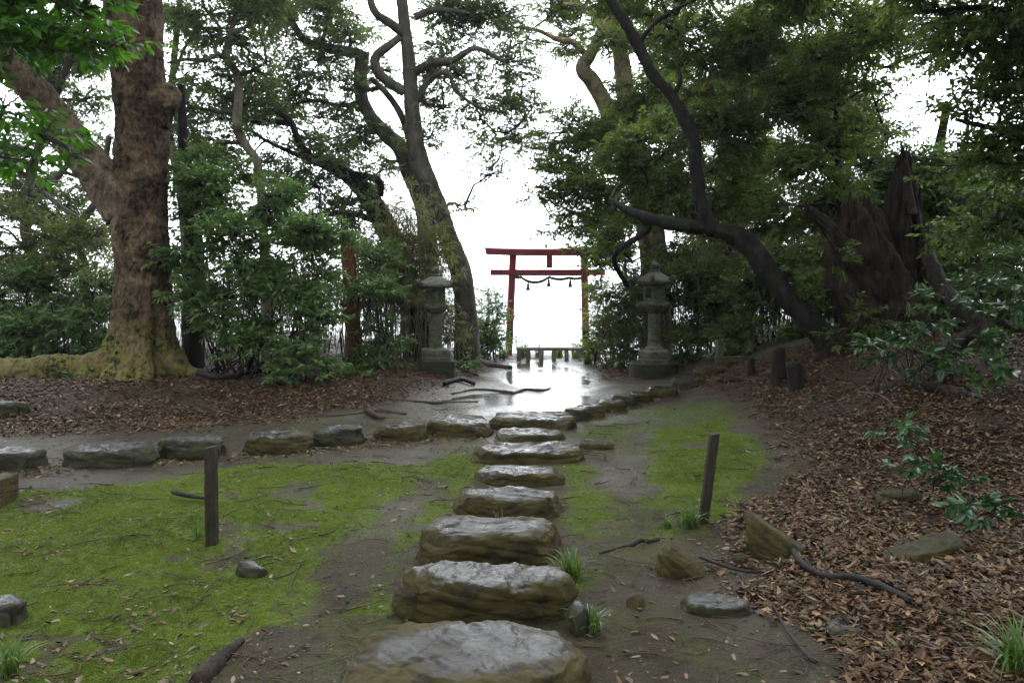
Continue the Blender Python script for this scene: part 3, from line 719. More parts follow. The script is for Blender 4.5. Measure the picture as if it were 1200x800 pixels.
# ------------------------------------------------------------------ torii gate
def loft(mb, rings, cx=0, cy=0, caps=True, col=None):
    """rings: list of (n,3) arrays"""
    n = len(rings[0]); V = np.concatenate(rings); Q = []
    for k in range(len(rings) - 1):
        for j in range(n): Q.append((k * n + j, k * n + (j + 1) % n, (k + 1) * n + (j + 1) % n, (k + 1) * n + j))
    T = []
    if caps:
        V = np.vstack([V, rings[0].mean(0), rings[-1].mean(0)]); k = len(V) - 2; e = (len(rings) - 1) * n
        T = [(k, (j + 1) % n, j) for j in range(n)] + [(k + 1, e + j, e + (j + 1) % n) for j in range(n)]
    mb.add(V + np.array([cx, cy, 0]), T, Q, col); return mb
def circ(r, z, n=24, x=0, y=0): t = np.linspace(0, 2 * math.pi, n, endpoint=False); return np.stack([x + r * np.cos(t), y + r * np.sin(t), np.full(n, z)], 1)
def build_torii():
    Y = 20.2; base = P(641.5, 416, Y); zb = base[2] - .0
    s = Y / FPX
    t = empty('torii_gate', base, 'red wooden torii gate standing at the cliff edge beyond the puddle', 'gate')
    top = 2.52
    for sd, bx, tx in ((-1, -45.5, -40.5), (1, 45.5, 42.5)):
        rings = [np.c_[circ(.092, 0)[:, :2], np.full(24, z)] + np.array([(bx + (tx - bx) * z / top) * s, 0, 0]) for z in np.linspace(-.35, top, 12)]
        p = loft(MB(), rings).build('post', M['red'], t)
        z0 = .42; bd = loft(MB(), [circ(.096, z, 24, (bx + (tx - bx) * z / top) * s, 0) for z in (z0, z0 + .26)]).build('black_band', M['black'], p)
    mb = MB(); n = 30; rings = []
    for i in range(n + 1):
        u = -1 + 2 * i / n; x = u * 72 * s; lift = .035 * abs(u) ** 3
        rings.append(np.array([(x, -.13, top - .005 + lift), (x, .13, top - .005 + lift), (x + .03 * u, .13, top + .15 + lift), (x + .03 * u, .0, top + .20 + lift), (x + .03 * u, -.13, top + .15 + lift)]))
    loft(mb, rings).build('top_beam', M['red'], t, smooth=False)
    nz = top - .50
    box_mb(MB(), (0, 0, nz + .075), (134 * s, .13, .15), .008).build('tie_beam', M['red'], t, smooth=False)
    box_mb(MB(), (2 * s, 0, top - .155), (.15, .12, .31), .006).build('centre_strut', M['red'], t, smooth=False)
    for sx in (-37, 46): box_mb(MB(), (sx * s, -.02, nz - .008), (.10, .16, .05), .004).build('wedge', M['red'], t, smooth=False)
    # rope
    rp = empty('straw_rope', base + np.array([0, -.12, nz - .03]), 'twisted grey straw rope with three tassels hung under the red tie beam', 'rope')
    mb = MB(); xs = np.linspace(-38 * s, 40 * s, 90)
    def ropez(x):
        u = x / s
        return -.02 - .13 * max(0, 1 - ((u + 15) / 16) ** 2) * 1.0 - .05 * max(0, 1 - ((u - 14) / 12) ** 2) - .04 * max(0, 1 - ((u - 32) / 8) ** 2)
    for ph in (0, 2.09, 4.19):
        tube(mb, np.array([(x, .022 * math.cos(x * 26 + ph), ropez(x) + .022 * math.sin(x * 26 + ph)) for x in xs]), np.full(90, .020), 6, .03, .15, 20)
    mb.build('cord', M['straw'], rp)
    tube(MB(), np.array([(-43 * s, .02, .04), (41 * s, .02, .03)]), np.array([.018, .018]), 8, .3, 0) if False else None
    bm = MB(); tube(bm, np.array([(-43 * s, .0, .035), (41 * s, .0, .03)]), np.array([.016, .016]), 8, .3, 0); bm.build('bamboo_rod', M['straw'], rp)
    for u in (-23, 1, 26):
        mb = MB(); x = u * s; z = ropez(x)
        loft(mb, [circ(r, zz, 14, x, 0) for r, zz in ((.010, z + .02), (.02, z - .06), (.035, z - .09), (.03, z - .11), (.042, z - .16), (.056, z - .225), (.05, z - .235))])
        mb.build('tassel', M['straw'], rp)
build_torii()
def build_rail():
    Y = 19.0; b = P(645, 422, Y); s = Y / FPX
    t = empty('stone_railing', b, 'low grey stone railing across the end of the path under the torii', 'railing')
    box_mb(MB(), (0, 0, .27), (80 * s, .17, .075), .012, 0, jit=.003).build('rail', M['rail'], t, smooth=False)
    for u in (-37, -26, -11, 4, 19, 36):
        box_mb(MB(), (u * s, 0, .075), (.105, .12, .31), .008, jit=.002).build('post', M['rail'], t, smooth=False)
build_rail()

# ------------------------------------------------------------------ stone lanterns
def hexr(th, n=6, ph=0.0): a = 2 * math.pi / n; return math.cos(a / 2) / np.cos(np.mod(th - ph, a) - a / 2)
def poly_ring(r, z, n=6, seg=48, ph=0.0, lift=0.0, blend=1.0):
    th = np.linspace(0, 2 * math.pi, seg, endpoint=False); k = hexr(th, n, ph) * blend + (1 - blend)
    corner = np.clip((hexr(th, n, ph) - math.cos(math.pi / n)) / (1 - math.cos(math.pi / n)), 0, 1)
    return np.stack([r * k * np.cos(th), r * k * np.sin(th), z + lift * corner ** 2], 1)
def build_lantern(px, pyb, Y, label, spec):
    b = G(px, pyb); Y = b[1]; s = Y / FPX * spec['k']; b[2] -= .02
    t = empty('stone_lantern', b, label, 'lantern', 'pair of stone lanterns')
    n = spec['n']; ph = spec['ph']
    def part(name, prof, m='lantern', sides=n, blend=1.0, phs=ph, lift=0):
        mb = MB(); loft(mb, [poly_ring(r * s, z * s, sides, 48, phs, 0, blend) for r, z in prof]); return mb.build(name, M[m], t, smooth=False)
    W = spec['w']
    part('plinth', [(W[0], -5), (W[0], 17.2), (W[0] - .8, 18)], 'lantern_dark', spec['pl'], 1, spec['plph'])
    part('base', [(W[1], 18), (W[1] + .3, 22), (W[1] - .6, 22.6), (W[1] - .3, 27), (W[1] - .8, 31.2), (W[1] - 2.5, 32.6), (W[1] - 6, 33.2)])
    part('shaft', spec['shaft'], 'lantern', spec['sn'], 1.0, spec['sph'])
    part('platform', [(9, 78), (15, 80), (20, 84.5), (21, 87), (20.6, 89.5), (16, 90.2)])
    fb = spec['fire']
    if fb == 'open':
        mb = MB(); z0, z1 = 90.1 * s, 109.5 * s
        for k in range(4):
            a = k * math.pi / 2 + math.pi / 4 + .15; box_mb(mb, (11.3 * s * math.cos(a), 11.3 * s * math.sin(a), (z0 + z1) / 2), (6.5 * s, 6.5 * s, z1 - z0), .01, a)
        box_mb(mb, (0, 0, z0 + .03), (18 * s, 18 * s, .06), .005, .15); box_mb(mb, (0, 0, z1 - .035), (18 * s, 18 * s, .06), .005, .15)
        mb.build('fire_box', M['lantern'], t, smooth=False)
    else:
        f = part('fire_box', [(15, 90.1), (15.3, 92), (14.9, 92.5), (14.9, 108.5), (15.3, 109.5)])
        for k in range(n):
            a = ph + (k + .5) * 2 * math.pi / n; rr = 14.9 * math.cos(math.pi / n) * s
            mb = MB(); box_mb(mb, (rr * math.cos(a), rr * math.sin(a), 100.4 * s), (.014, 8.2 * s, 11.5 * s), .004, a)
            mb.build('panel', M['lantern_dark' if k % 2 else 'lantern'], f, smooth=False)
    # roof with upturned corners
    mb = MB(); rr = spec['roof']
    loft(mb, [poly_ring(r * s, z * s, n, 96, ph, l * s, bl) for r, z, l, bl in ((12, 109.6, 0, 1), (rr * .92, 110.3, .8, 1), (rr, 111.2, 2.2, 1), (rr * 1.01, 114.4, 2.6, 1), (rr * .9, 116.2, 1.2, .95), (rr * .72, 119.3, .3, .8), (rr * .5, 122.3, 0, .6), (rr * .3, 124.5, 0, .3), (5.5, 125.4, 0, 0))])
    rf = mb.build('roof', M['lantern'], t)
    for k in range(n):
        a = ph + k * 2 * math.pi / n; c, sn = math.cos(a), math.sin(a); mb = MB()
        pr = [(rr * .80, 117.2), (rr * .95, 116.4), (rr * 1.06, 117.6), (rr * 1.05, 120), (rr * .96, 119.6)]
        tube(mb, np.array([(r * s * c, r * s * sn, z * s) for r, z in pr]), np.array([2.0, 2.6, 2.6, 2.2, 1.6]) * s, 9, .02, .1, 12)
        mb.build('corner_scroll', M['lantern'], rf)
    mb = MB(); loft(mb, [circ(r * s, z * s, 24) for r, z in ((5.4, 125.3), (6, 126.4), (5.4, 127.8), (3.6, 128.2), (4.2, 129.2), (5.3, 131), (5.5, 133), (4.6, 135.2), (2.6, 137), (.6, 138))])
    mb.build('finial', M['lantern'], t)
build_lantern(766, 441, 15.0, 'hexagonal stone lantern on a round dark plinth in front of the shady bank',
    dict(n=6, k=.985, ph=.25, w=(29, 21), pl=40, plph=0, sn=8, sph=.1, roof=25, fire='closed',
         shaft=[(11.5, 33.1), (10.8, 35.5), (8.6, 37.5), (7.8, 41), (7.6, 55), (8.4, 55.6), (8.4, 58), (7.6, 58.6), (7.7, 76), (9, 78.1)]))
build_lantern(511, 437, 15.6, 'square stone lantern with an open fire box below the leaning double trunk',
    dict(n=4, k=.915, ph=.95, w=(33, 26), pl=4, plph=.95, sn=4, sph=.95, roof=31, fire='open',
         shaft=[(12, 33.1), (11.2, 34.5), (10.6, 36), (10.3, 52.5), (9.9, 53), (9.9, 53.6), (10.3, 54), (10.1, 66), (9.2, 71), (7.5, 75.5), (7, 78.1)]))

# ------------------------------------------------------------------ trees
ZS = {}
def sprays(tmb, lmb, c, rad3, n, L, spread, tone, dens_sub=7, tw=True, droop=.25, detail=0, wl=.38, per=13, hub=True, subsz=.42):
    """fill one foliage mass: sub-clusters > sprays > leaves"""
    c = np.asarray(c, float); rad3 = np.asarray(rad3, float)
    m = max(3, int(n / per)); ks = max(2, dens_sub)
    sub = unit(R.normal(size=(ks, 3))) * (R.random((ks, 1)) ** .45) * rad3 * .85
    which = R.integers(0, ks, m)
    off = unit(R.normal(size=(m, 3))) * (R.random((m, 1)) ** .5) * rad3 * subsz * np.array([1, 1, .65])
    sp = c + sub[which] + off
    outw = unit(unit(sub[which] + .001) * .6 + unit(off) * .8 + R.normal(0, .35, (m, 3)) + np.array([0, 0, .12])); outw[:, 2] *= .6; outw = unit(outw)
    SL = spread * (.7 + .6 * R.random(m))
    if tw:
        a = c + sub[which] * .8; sticks(tmb, a, sp, np.full(m, .006), np.full(m, .003))
        sticks(tmb, sp, sp + outw * SL[:, None], np.full(m, .003), np.full(m, .0012))
        if hub: sticks(tmb, np.repeat(c[None], ks, 0), c + sub * .8, np.full(ks, .008), np.full(ks, .005))
    k = per; t = np.tile(np.linspace(.08, 1, k), (m, 1)) + R.normal(0, .03, (m, k))
    base = sp[:, None] + outw[:, None] * (SL[:, None] * t)[..., None]
    side = unit(np.cross(outw, np.array([0, 0, 1.]) + R.normal(0, .35, (m, 3))))
    sg = np.where(np.arange(k) % 2 == 0, 1., -1.)[None, :, None]
    d = outw[:, None] * .75 + side[:, None] * sg * .8 + R.normal(0, .32, (m, k, 3)); d[..., 2] -= droop
    up = np.array([0, 0, 1.]) + R.normal(0, .42, (m, k, 3))
    tn = np.clip(tone + .22 * R.normal(size=(m, 1)) + .13 * R.normal(size=(m, k)), 0, 1).reshape(-1, 1)
    LL = (L * (.7 + .55 * R.random((m, k)))).reshape(-1)
    leaves(lmb, base.reshape(-1, 3), d.reshape(-1, 3), up.reshape(-1, 3), LL, LL * wl, np.repeat(tn, 3, 1), detail, .12, .12 if detail else .1)
def wiggle(a, b, n, amp, r0, r1, sag=0.0):
    t = np.linspace(0, 1, n)[:, None]; p = a * (1 - t) + b * t
    L = np.linalg.norm(b - a); w = np.cumsum(R.normal(0, amp * L / n, (n, 3)), 0); w = w - t * w[-1] - (1 - t) * w[0]
    p = p + w; p[:, 2] += (np.sin(t[:, 0] * math.pi) * sag * L)
    return p, np.linspace(r0, r1, n)
def tree(name, label, base_px, trunk, limbs, blobs, bark, leafm, group=None, L=.10, dens=1.0, tone=.4, cat='tree', spread=.32, detail=0, limb_bark=None, branch='branch', seg=26, lobes=None, step=.05, flat=.75, amp=.10, extra=None, ridge=.05, rf=14.0, raniso=.35, lseg=None, wl=.38, ds=7, droop=.25, subsz=.42, ground=True):
    """trunk / limbs: [(px, py, Y, width_px)...]; blobs: (px, py, Y, r_px[, density])"""
    def cv(l):
        p = np.array([P(a, b, y) for a, b, y, w in l]); r = np.array([w / 2 / FPX * y for a, b, y, w in l]); return p, r
    tp, tr = cv(trunk)
    base = tp[0].copy()
    if ground: base[2] = hz(base[0], base[1]); tp = np.vstack([[tp[0][0], tp[0][1], base[2] - .15], tp[1:]])
    root = empty(name, base, label, cat, group)
    mb = MB(); c, r = tube(mb, tp, tr, seg, step, amp, 3.5, random.randint(0, 99), lobes, fine=.03, ridge=ridge, rf=rf, raniso=raniso)
    mb.build('trunk', M[bark], root, loc=base)
    sk = [c]; sr = [r]
    for l in limbs:
        p, q = cv(l); mb = MB(); c, r = tube(mb, p, q, lseg or max(8, seg - 6), step, amp, 4, random.randint(0, 99), fine=.03, ridge=ridge, rf=rf, raniso=raniso)
        mb.build('limb', M[limb_bark or bark], root, loc=base); sk.append(c); sr.append(r)
    S = np.concatenate(sk); SR = np.concatenate(sr)
    tmb, lmb = MB(), MB(); hubs = []
    for bl in blobs:
        if bl[0] == 'w': c = np.array(bl[1:4]); rw = bl[4]; dn = bl[5]; tn = tone  # world-placed mass: unseen canopy added to block skylight
        else:
            px, py, Y, rp = bl[:4]; dn = bl[4] if len(bl) > 4 else 1.0; tn = bl[5] if len(bl) > 5 else tone
            c = P(px, py, Y); rw = rp / FPX * Y
        # join the mass to the nearest limb or mass by a crooked branch
        cand = np.vstack([S] + hubs) if hubs else S
        dd = np.linalg.norm(cand - c, axis=1) + .6 * np.maximum(0, cand[:, 2] - c[2]); k = int(np.argmin(dd))
        p0 = cand[k]; r0 = min(.05 + .01 * rw, (SR[k] * .8 if k < len(SR) else .03)); r0 = max(r0, .012)
        n = 6
        p, q = wiggle(p0, c, n, .30, r0, max(.010, r0 * .35), .06)
        tube(tmb, p, q, 6, .12, .1, 6, 1); hubs.append(p[2:])
        for _ in range(4):
            e = c + unit(R.normal(size=3)) * rw * np.array([.9, .9, .6]); p2, q2 = wiggle(p[random.randint(3, 5)], e, 5, .3, r0 * .4 + .004, .005); tube(tmb, p2, q2, 5, .15, .0)
        nl = int(dn * dens * 3.0 * math.pi * rw * rw / (L * L * wl * .30))
        sprays(tmb, lmb, c, (rw, rw * .9, rw * flat), nl, L, spread, tn, ds, detail=detail, wl=wl, droop=droop, subsz=subsz)
    if extra: extra(root, base, tmb, lmb)
    if tmb.n: tmb.build('branches', M[branch], root, loc=base)
    if lmb.n: lmb.build('crown', M[leafm], root, smooth=False, loc=base)
    return root

FR = random.Random(77)
def fill(x0, x1, y0, y1, Y, n, r, d, holes=()):
    out = []
    while len(out) < n:
        x, y = FR.uniform(x0, x1), FR.uniform(y0, y1)
        if any(((x - a) / c) ** 2 + ((y - b) / c) ** 2 < 1 for a, b, c in holes): continue
        out.append((x, y, Y + FR.uniform(-.7, .7), r * FR.uniform(.75, 1.25), d))
    return out
def big_lobes(c, dirs, s):
    th = np.arctan2(dirs[..., 1], dirs[..., 0]); fl = np.exp(-np.maximum(s - .1, 0) / .42)[:, None]
    lob = .5 + .30 * np.cos(5 * th + .6) + .26 * np.cos(8 * th + 2.1) + .15 * np.cos(13 * th)
    return 1 + fl * lob * .95
YB = 12.6
def big_extra(root, base, tmb, lmb):
    for pts in ([(152, 428, 40), (122, 424, 38), (90, 429, 34), (50, 436, 33), (10, 442, 31), (-60, 455, 26)],
                [(200, 420, 30), (218, 438, 20), (236, 448, 10)], [(150, 425, 30), (120, 441, 20), (85, 450, 9)],
                [(178, 425, 30), (190, 446, 20), (203, 462, 12)]):
        p = np.array([P(a, b, YB - .25 - .0 * i) for i, (a, b, w) in enumerate(pts)]); r = np.array([w / 2 / FPX * YB for a, b, w in pts])
        for i in range(1, len(p)): p[i, 2] = hz(p[i, 0], p[i, 1]) + r[i] * .45
        mb = MB(); tube(mb, p, r, 40, .025, .25, 4, 8, fine=.05, ridge=.10, rf=11, raniso=1); mb.build('root', M['bark_big'], root, loc=base)
    mb = MB(); a = P(190, 118, YB); e = P(207, 103, YB - .1)
    a = P(180, 128, YB - .1); m_ = P(198, 112, YB - .12); e = P(206, 104, YB - .12); lo = P(190, 150, YB - .1)
    tube(mb, np.array([lo, a * .5 + m_ * .5, m_, e]), np.array([.10, .27, .23, .12]), 60, .015, .35, 5, 3, fine=.08, ridge=.10, rf=13, raniso=.8); mb.build('burl', M['bark_big'], root, loc=base)
tree('broadleaf_tree', 'huge flaky brown barked tree with a burl and a mossy yellow root over the leaves', None,
     [(166, 446, YB, 84), (168, 395, YB, 66), (168, 330, YB, 59), (165, 270, YB, 59), (166, 200, YB, 58), (165, 140, YB, 55), (160, 70, YB, 57), (156, 0, YB, 61), (150, -120, YB, 52), (160, -260, YB, 40)],
     [[(150, 248, YB, 52), (118, 206, YB - .1, 46), (85, 165, YB - .3, 38), (50, 118, YB - .6, 35), (20, 84, YB - .9, 34), (0, 55, YB - 1.1, 34), (-5, 0, YB - 1.3, 34), (-20, -120, YB - 1.5, 28)],
      [(20, 84, YB - .9, 34), (-20, 55, YB - 1.3, 30), (-90, 20, YB - 2, 24)]],
     [(170, -230, YB, 150, .5), (40, -170, 11, 130, .5), (300, -180, YB + .5, 130, .5), (-80, -60, 11, 100, .5)],
     'bark_big', 'leaf_grey', seg=190, lseg=110, step=.02, lobes=big_lobes, limb_bark='bark_limb', extra=big_extra, amp=.16, ridge=.045, rf=13, raniso=.75)

tree('broadleaf_tree', 'young tree with bright green leaves hanging into the upper left corner', None,
     [(-330, 640, 6.4, 26), (-300, 400, 6.4, 22), (-250, 150, 6.4, 20), (-230, -80, 6.4, 14)],
     [[(-280, 320, 6.4, 12), (-160, 230, 6.2, 9), (-60, 170, 6.1, 7), (30, 175, 6.1, 5)], [(-255, 170, 6.4, 12), (-140, 60, 6.3, 9), (-30, 10, 6.3, 7), (70, 35, 6.3, 4), (140, 55, 6.3, 3)]],
     [(30, 5, 6.3, 55, .8), (95, 12, 6.4, 45, .8), (90, 45, 6.3, 38, .8), (140, 52, 6.35, 24, .75), (40, 50, 6.2, 40, .8), (-10, 40, 6.2, 60, 1), (5, 125, 6.1, 26, .6), (50, 158, 6.1, 24, .6), (5, 185, 6.0, 34, .7), (92, 184, 6.1, 16, .6), (40, 190, 6.1, 22, .6), (-70, 110, 6.1, 80, .8), (-40, -60, 6.3, 90, .8), (120, -50, 6.4, 70, .7), ('w', -4, 3.5, 7, 1.9, .28), ('w', -1.8, 1.5, 7.8, 1.9, .28), ('w', -4.5, -.5, 7, 2.1, .28), ('w', -2, -3.5, 7.4, 2.2, .28), ('w', -5.5, -4, 6.8, 2.2, .28)],  # world-placed masses: unseen leaves added overhead to dim the ground light
     'bark_mid', 'leaf_bright', L=.095, dens=.62, tone=.45, detail=1, spread=.26, flat=.42, wl=.45, ds=6, droop=.35)

# middle-left double trunk and its neighbours
tree('broadleaf_tree', 'tall leaning grey trunk with crooked boughs beside the left lantern', None,
     [(548, 416, 17, 32), (546, 370, 17, 26), (540, 320, 17, 24), (524, 275, 17, 23), (506, 225, 17, 22), (489, 180, 17, 21), (483, 130, 17, 18), (479, 70, 17, 15), (473, 20, 17, 13), (466, -60, 17, 13), (470, -150, 17, 8)],
     [[(486, 85, 17, 9), (505, 74, 16.9, 9), (528, 72, 16.8, 8), (545, 62, 16.8, 7), (560, 57, 16.8, 6), (590, 72, 16.8, 4)],
      [(489, 118, 17, 7), (500, 98, 16.9, 7), (515, 86, 16.8, 6), (527, 88, 16.7, 5), (534, 106, 16.7, 4.5), (558, 124, 16.7, 3.5), (590, 132, 16.7, 2)],
      [(474, 108, 17, 12), (455, 96, 16.9, 11), (441, 82, 16.8, 11), (441, 66, 16.8, 10), (456, 54, 16.8, 9), (468, 44, 16.9, 8)],
      [(476, 42, 17, 11), (458, 28, 16.9, 10), (441, 16, 16.8, 9), (433, -5, 16.8, 8), (425, -60, 16.8, 6)],
      [(486, 20, 17, 9), (510, 12, 17, 7), (545, 15, 17, 5)]],
     [(560, 28, 17.5, 40, .62), (592, 72, 17.5, 34, .62), (588, 122, 17.5, 30, .62), (548, 95, 17.5, 30, .5), (520, 22, 17.7, 38, .6), (604, 150, 17.5, 20, .5), (566, 165, 17.9, 26, .4), (545, 240, 17.7, 14, .6), (520, 128, 17.7, 30, .4), (600, 20, 17.5, 24, .5), (545, -50, 17.7, 60, .6), (440, -50, 17.7, 60, .6), (500, 50, 18, 24, .4), (576, 200, 17.7, 16, .4), (530, 60, 18.2, 30, .5)] + fill(500, 625, -10, 170, 17.8, 13, 26, .5) + [(612, 95, 17.6, 22, .5), (622, 130, 17.6, 18, .45), (590, 175, 17.6, 20, .45), (572, 205, 17.8, 16, .4)],
     'bark_mid', 'leaf_grey', 'trees round the clearing', dens=.72, tone=.45, seg=32)
tree('broadleaf_tree', 'grey trunk with a shaggy broken top standing behind the leaning trunk', None,
     [(505, 405, 18, 23), (503, 320, 18, 23), (497, 245, 18, 22), (480, 200, 18, 21), (468, 172, 18, 19), (450, 155, 18, 17), (433, 135, 18, 15), (423, 108, 18, 15), (425, 62, 18, 16)],
     [[(424, 64, 18, 12), (405, 60, 18, 11), (380, 56, 18, 10), (356, 46, 18, 9), (333, 15, 18, 7), (300, 5, 18, 5)],
      [(481, 165, 17.9, 9), (470, 135, 17.7, 8), (455, 112, 17.6, 7), (435, 92, 17.6, 6)], [(445, 103, 17.8, 5), (425, 106, 17.8, 5), (402, 105, 17.8, 4)],
      [(420, 120, 18, 5), (400, 124, 18, 4.5), (370, 118, 18, 4), (345, 122, 18, 3)]],
     [(405, 100, 18, 42, .6), (372, 72, 18, 36, .6), (330, 30, 18, 40, .6), (384, 22, 18, 36, .6), (440, 150, 18, 28, .45), (345, 112, 18, 30, .6), (410, 42, 18, 30, .55), (300, -20, 18, 50, .6), (395, 140, 18, 28, .6), (420, 165, 18, 26, .5), (448, 190, 18, 24, .5)] + fill(310, 470, -20, 120, 18.6, 12, 30, .6, ((455, 160, 30), (330, 75, 18))),
     'bark_mid', 'leaf_grey', 'trees round the clearing', dens=.72, tone=.5)
tree('broadleaf_tree', 'dark trunk leaning far left whose long bough reaches over the dense shrub', None,
     [(492, 418, 16.5, 30), (482, 350, 16.5, 28), (466, 295, 16.5, 27), (448, 258, 16.5, 25), (430, 228, 16.5, 23), (411, 208, 16.5, 18), (385, 194, 16.4, 13), (362, 184, 16.4, 10), (350, 165, 16.4, 8), (340, 143, 16.4, 7), (320, 128, 16.4, 5)],
     [[(446, 230, 16.4, 8), (444, 212, 16.3, 8), (420, 205, 16.2, 8), (392, 198, 16.2, 6), (350, 182, 16.2, 5), (312, 165, 16.2, 4), (290, 150, 16.2, 3)],
      [(341, 145, 16.4, 6), (310, 141, 16.4, 5), (275, 141, 16.3, 5), (255, 138, 16.3, 4)], [(448, 262, 16.4, 8), (410, 250, 16.2, 6), (370, 252, 16.1, 5), (320, 262, 16, 4)]],
     [(300, 142, 16.2, 34, .6), (340, 172, 16.2, 30, .6), (390, 185, 16.2, 30, .6), (270, 112, 16.2, 34, .6), (372, 220, 16.2, 34, .7), (425, 240, 16.2, 26, .6), (330, 225, 16.2, 34, .8), (400, 262, 16, 26, .6), (290, 190, 16.3, 34, .7), (440, 205, 16.5, 20, .5)] + fill(300, 450, 130, 280, 17.5, 12, 28, .7, ((455, 160, 30),)),
     'bark_dark', 'leaf_grey', 'trees round the clearing', dens=.72, tone=.35)
tree('broadleaf_tree', 'slender pale smooth trunk bending like an S behind the dense shrub', None,
     [(312, 420, 15, 11), (310, 300, 15, 11), (303, 200, 15, 10), (288, 170, 15, 10), (278, 148, 15, 10), (280, 105, 15, 9), (276, 84, 15, 8.5), (266, 66, 15, 8), (270, 42, 15, 6), (277, 5, 15, 5), (280, -60, 15, 3)],
     [[(266, 68, 15, 6), (252, 60, 14.9, 5), (258, 35, 14.9, 4), (240, 10, 14.9, 3)], [(258, 62, 14.9, 5), (240, 70, 14.8, 5), (215, 70, 14.8, 4), (196, 74, 14.8, 3)], [(277, 90, 15, 5), (255, 88, 15, 4), (248, 92, 15, 3)], [(272, 40, 15, 5), (290, 30, 15, 4), (300, 10, 15, 3)]],
     [(270, 32, 15, 42, .6), (300, 82, 15, 30, .5), (240, 72, 15, 34, .6), (228, 20, 15, 40, .7), (312, 2, 15, 40, .6), (222, 125, 15, 32, .6), (252, 165, 15, 34, .7), (212, 175, 15, 26, .7), (300, -50, 15, 60, .6), (220, -40, 15, 50, .6)] + fill(195, 330, 0, 200, 16.5, 11, 30, .7, ((285, 45, 26), (318, 110, 16))),
     'bark_pale', 'leaf_grey', 'trees round the clearing', dens=.72, tone=.5, branch='branch')
tree('broadleaf_tree', 'pale thin trunk partly hidden behind the huge flaky tree', None,
     [(222, 410, 16, 10), (218, 300, 16, 10), (212, 225, 16, 10), (203, 180, 16, 9), (198, 145, 16, 8), (205, 60, 16, 7), (215, -40, 16, 5)], [[(203, 90, 16, 4), (215, 60, 16, 3.5), (226, 38, 16, 3)]],
     [(212, 30, 16, 34, .6), (222, 95, 16, 28, .6), (216, 150, 16, 24, .6), (205, 210, 16, 28, .7)], 'bark_pale', 'leaf_grey', 'trees round the clearing', dens=.72, tone=.4)
tree('broadleaf_tree', 'black upright trunk close right of the huge flaky tree, wrapped in shrub leaves', None,
     [(226, 425, 13.6, 26), (226, 360, 13.6, 23), (227, 290, 13.6, 21), (222, 230, 13.6, 17), (215, 170, 13.6, 12), (212, 100, 13.6, 8)], [[(228, 290, 13.6, 9), (243, 286, 13.6, 7), (256, 280, 13.6, 5)], [(228, 262, 13.6, 9), (242, 245, 13.6, 7), (260, 215, 13.6, 5)]],
     [(222, 200, 13.5, 34, .8), (240, 250, 13.5, 34, .8), (212, 255, 13.4, 24, .6), (262, 205, 13.5, 34, .8)], 'bark_dark', 'leaf_shrub', 'trees round the clearing', tone=.25, branch='branch_dark')
# left background behind the limb
for i, (tr, li, bl, lb) in enumerate((
    ([(40, 405, 17, 14), (48, 330, 17, 13), (30, 270, 17, 12), (38, 200, 17, 10), (70, 100, 17, 8), (110, 10, 17, 6)], [[(36, 230, 17, 8), (60, 215, 16.9, 7), (82, 190, 16.8, 6), (100, 170, 16.8, 5)], [(31, 262, 17, 7), (6, 245, 16.9, 6), (-30, 230, 16.9, 5)]],
     [(60, 150, 17, 44, .5), (100, 118, 17, 34, .5), (40, 90, 17, 38, .6), (92, 60, 17, 34, .7), (10, 200, 17, 40, .5), (60, 250, 17, 38, .55), (100, 30, 17, 34, .7), (108, 215, 17, 28, .5), (15, 40, 17, 40, .7)] + fill(-20, 130, 0, 330, 18, 12, 36, .6, ((75, 215, 18), (95, 115, 14))), 'grey forked tree glimpsed under the pale limb of the huge tree'),
    ([(98, 405, 15.5, 10), (100, 330, 15.5, 10), (92, 270, 15.5, 9), (115, 230, 15.5, 8), (128, 160, 15.5, 6)], [[(95, 260, 15.5, 7), (75, 245, 15.4, 6), (50, 225, 15.4, 5)]],
     [(96, 285, 15.5, 36, .6), (30, 290, 15.5, 44, .6), (70, 320, 15.4, 36, .7), (112, 330, 15, 26, .8), (-20, 260, 15.5, 50, .6), (118, 275, 15.3, 22, .6)], 'pale leaning stem left of the huge trunk, above the undergrowth'))):
    tree('broadleaf_tree', lb, None, tr, li, bl, 'bark_mid', 'leaf_grey' if i == 0 else 'leaf_olive', 'trees round the clearing', tone=.45)

